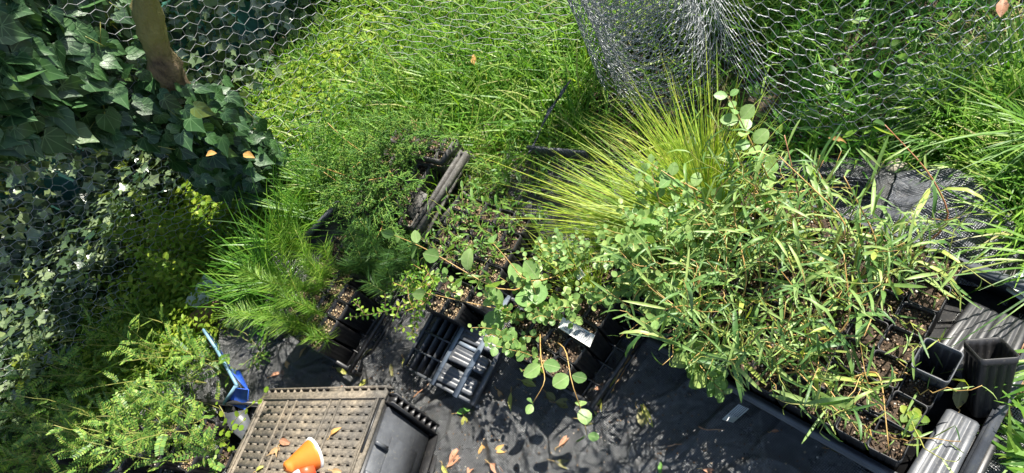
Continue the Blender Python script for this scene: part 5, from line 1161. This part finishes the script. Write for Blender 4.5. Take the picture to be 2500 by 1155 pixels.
FL = [
 ('yellow green leaf with long curled stalk on the mat right of the middle rack', 1578, 1010, 72, 245, m_deady, .25, .4, .5), ('dull brown leaf half under the long stalked yellow one', 1568, 1025, 55, 70, m_deadg, 0, .2, 1.0),
 ('big half yellow leaf standing on edge at the near corner of the middle rack', 1460, 990, 62, 275, m_deady, .3, .3, .9), ('brown oval leaf lying just right of the last round leaf pair', 1440, 1026, 50, 5, m_deadg, 0, .3, 1.0),
 ('tan folded leaf below the trailing round leaf sprig', 1378, 1073, 42, 310, m_deadr, .1, .8, .8), ('orange cupped leaf beside the lower middle of the mat', 1178, 1105, 42, 80, m_deado, .2, 1.6, 1.5),
 ('orange and olive leaf next to the cupped orange leaf', 1225, 1095, 46, 340, m_deado, .1, 1.2, 1.0), ('russet leaf, upper of an overlapping pair beside the crate end', 1108, 1108, 44, 300, m_deadr, .05, .6, .9),
 ('russet leaf, lower of an overlapping pair beside the crate end', 1108, 1124, 46, 315, m_deadr, .05, .5, .9), ('crinkled dark russet leaf at the bottom edge right of the crate', 1148, 1140, 44, 290, m_deadr, .1, 1.8, .9),
 ('pink tan leaf cut by the bottom edge', 1212, 1145, 44, 40, m_deadr, .05, .5, 1.0), ('large brown curled leaf at the bottom middle', 1380, 1133, 58, 15, m_deadg, .05, 1.2, .8),
 ('yellow leaf at the bottom edge close to the crate', 1085, 1148, 30, 60, m_deady, .1, .5, .8), ('green half moon leaf between crate and open rack', 1131, 1004, 34, 345, m_green, .05, .3, 1.0),
 ('round olive yellow leaf under the green half moon leaf', 1134, 1030, 28, 80, m_deady, .0, 1., 1.6), ('slim yellow leaf standing beside the brown litter near the open rack', 1246, 980, 46, 90, m_deady, .2, .3, .6),
 ('tan leaf flat between the open and the middle rack', 1290, 935, 36, 20, m_deady, 0, .4, 1.1), ('pale green leaf with stalk on the dark mat above the crate', 888, 934, 34, 320, m_deady, .1, .4, .9),
 ('curled red brown leaf above the crate edge', 840, 946, 36, 345, m_deadr, .1, 1.4, .8), ('yellow leaf left of the open rack on the dark mat', 988, 890, 30, 80, m_deady, 0, .6, 1.), ('yellow brown leaf in the shade below the needle rack', 832, 905, 26, 30, m_deady, 0, .8, .9),
 ('orange leaf at the far corner of the crate', 940, 964, 30, 330, m_deado, .1, .6, 1.), ('small orange leaf behind the crate corner', 968, 975, 26, 60, m_deado, .2, 1., .8), ('brown leaf in the dark beside the open rack', 956, 905, 40, 80, m_deadg, .2, .4, .6),
 ('tan curled leaf on the crumpled mat near the crate', 702, 893, 32, 60, m_dead, .2, 1.6, .8), ('small tan leaf below the rushes on the crumpled mat', 672, 912, 26, 330, m_deadr, .1, 1., .8), ('yellow leaf on the mat fold below the needle plants', 738, 858, 34, 300, m_dead, .1, .5, .6),
 ('brown leaf strewn above the crate flange', 735, 955, 34, 330, m_dead, .2, .6, .5), ('slim dry leaf on the dark mat right of the needle rack', 895, 860, 30, 310, m_deadg, .1, .6, .5), ('green leaf at the bottom edge near the middle', 1612, 1142, 34, 275, m_green, .2, .3, .8),
 ('small red brown leaf on the mat near the wide tray', 1893, 1052, 22, 350, m_deadr, 0, .8, .9), ('yellow olive leaf beneath the hanging gum tip', 1760, 962, 40, 20, m_deady, .05, .5, .9), ('brown leaf against the front of the wide tray', 2052, 1102, 56, 12, m_deadg, .05, .4, .6),
 ('brown leaf crumpled at the right corner of the middle rack', 1592, 798, 46, 350, m_deady, .1, .9, 1.), ('long brown leaf caught on the right side of the middle rack, uppermost', 1542, 865, 64, 305, m_dead, .1, .8, .5), ('long tan leaf caught on the right side of the middle rack, middle', 1516, 912, 62, 300, m_dead, .15, .5, .45),
 ('long yellow leaf caught on the right side of the middle rack', 1500, 930, 60, 295, m_deady, .15, .5, .5), ('pink brown leaf at the near end of the caught leaves', 1473, 945, 44, 350, m_deadr, .1, 1.4, 1.1), ('dark brown leaf caught on the rack above the others', 1556, 835, 40, 300, m_deadr, .2, 1.6, .8),
 ('brown scrap of leaf near the open rack right corner', 1222, 965, 34, 60, m_dead, .2, 1.3, .8), ('dull leaf under the near end of the middle rack', 1378, 985, 44, 10, m_deadg, 0, .4, 1.3), ('dull yellow round leaf beside the middle rack front', 1345, 968, 30, 40, m_deadg, 0, .4, 1.4), ('red brown leaf scrap at the bottom edge near the crate end', 1050, 1130, 40, 280, m_deado, .2, 1.2, .7),
 ('pale red leaf at the bottom right of the mat', 1735, 1150, 40, 10, m_deadr, 0, .9, .8), ('brown leaf among the seedlings in the shade behind', 1262, 610, 40, 300, m_deadr, .3, 1.5, 1.), ('tan leaf near the back of the shaded mat', 1248, 545, 40, 280, m_dead, .2, .8, .5)]
for a in FL:
    fallen(*a)
for a in [('bright orange leaf lying on the crate near its middle', 815, 1052, 34, 322, m_deado, .35, .9, .8), ('pale pink brown leaf on the crate left of the funnel', 668, 1100, 34, 330, m_dead, .3, 1.0, .9), ('red tan leaf propped up on the crate above the funnel', 692, 1078, 30, 20, m_deadr, .4, .8, 1.), ('narrow tan leaf on the crate beside the funnel mouth', 676, 1104, 26, 100, m_dead, .3, .4, .6), ('shrivelled leaf at the bottom edge of the crate', 632, 1142, 26, 320, m_deady, .2, 1.2, .8), ('tan leaf on the crate at the bottom edge right of the funnel', 820, 1150, 26, 10, m_dead, .2, .8, 1.)]:
    c_ = onc(a[1], a[2], .006); h_ = c_[2]; o_n = len(C.objects); fallen(*a, z=h_, group='fallen leaves on the crate')
fallen('large olive leaf standing between the empty pot and the tall leaning pot', 2345, 962, 72, 280, m_deadg, .8, .3, 1., z=.09, group=None)
fallen('tan leaf balanced over the seedlings beside the sedge tuft', 1615, 692, 70, 10, m_deady, .1, .3, .7, z=.22, group=None)
fallen('small orange leaf stuck in the dark ivy, left one of two', 513, 375, 28, 350, m_deado, .2, .4, 1.1, z=.50, stem=False, group='orange leaves in the dark ivy')
fallen('small orange brown leaf stuck in the dark ivy, right one of two', 605, 378, 28, 20, m_deado, .2, .4, 1., z=.34, stem=False, group='orange leaves in the dark ivy')
fallen('bright orange yellow leaf caught in the tall grass', 1156, 145, 22, 280, m_deado, .6, .4, 1.2, z=.12, stem=False, group=None)
fallen('broad tan leaf caught on the netting at the upper right corner', 2447, 16, 40, 280, m_deadr, .5, .4, 1.2, z=.25, stem=False, group=None)
fallen('yellow brown leaf lying in the grass below the netting', 2045, 340, 48, 10, m_deado, .05, .5, .7, z=.06, stem=False, group=None)
fallen('long grey straplike dry leaf lying behind the cypress', 1020, 315, 75, 60, m_dead, .1, .6, .4, z=.1, stem=False, group=None)
# twigs on the mat
for lb, a, b_ in (('thin pale twig on the mat in front of the wide tray', (1706, 1041), (1770, 1048)), ('curved green stemlet on the mat above the crate end', (1008, 972), (1050, 935)), ('short dry twig on the mat right of the long stalked leaf', (1630, 1090), (1665, 1085))):
    p0, p1 = G(*a, .018), G(*b_, .02); o = MB().tube(curve(p0, p1, .03, 6, .004), [.0013, .0015, .0013, .0012, .001, .0008], 5).build('twig', m_barkp); tag(o, lb, 'twig', 'twigs on the weed mat')
bpy.context.view_layer.update()
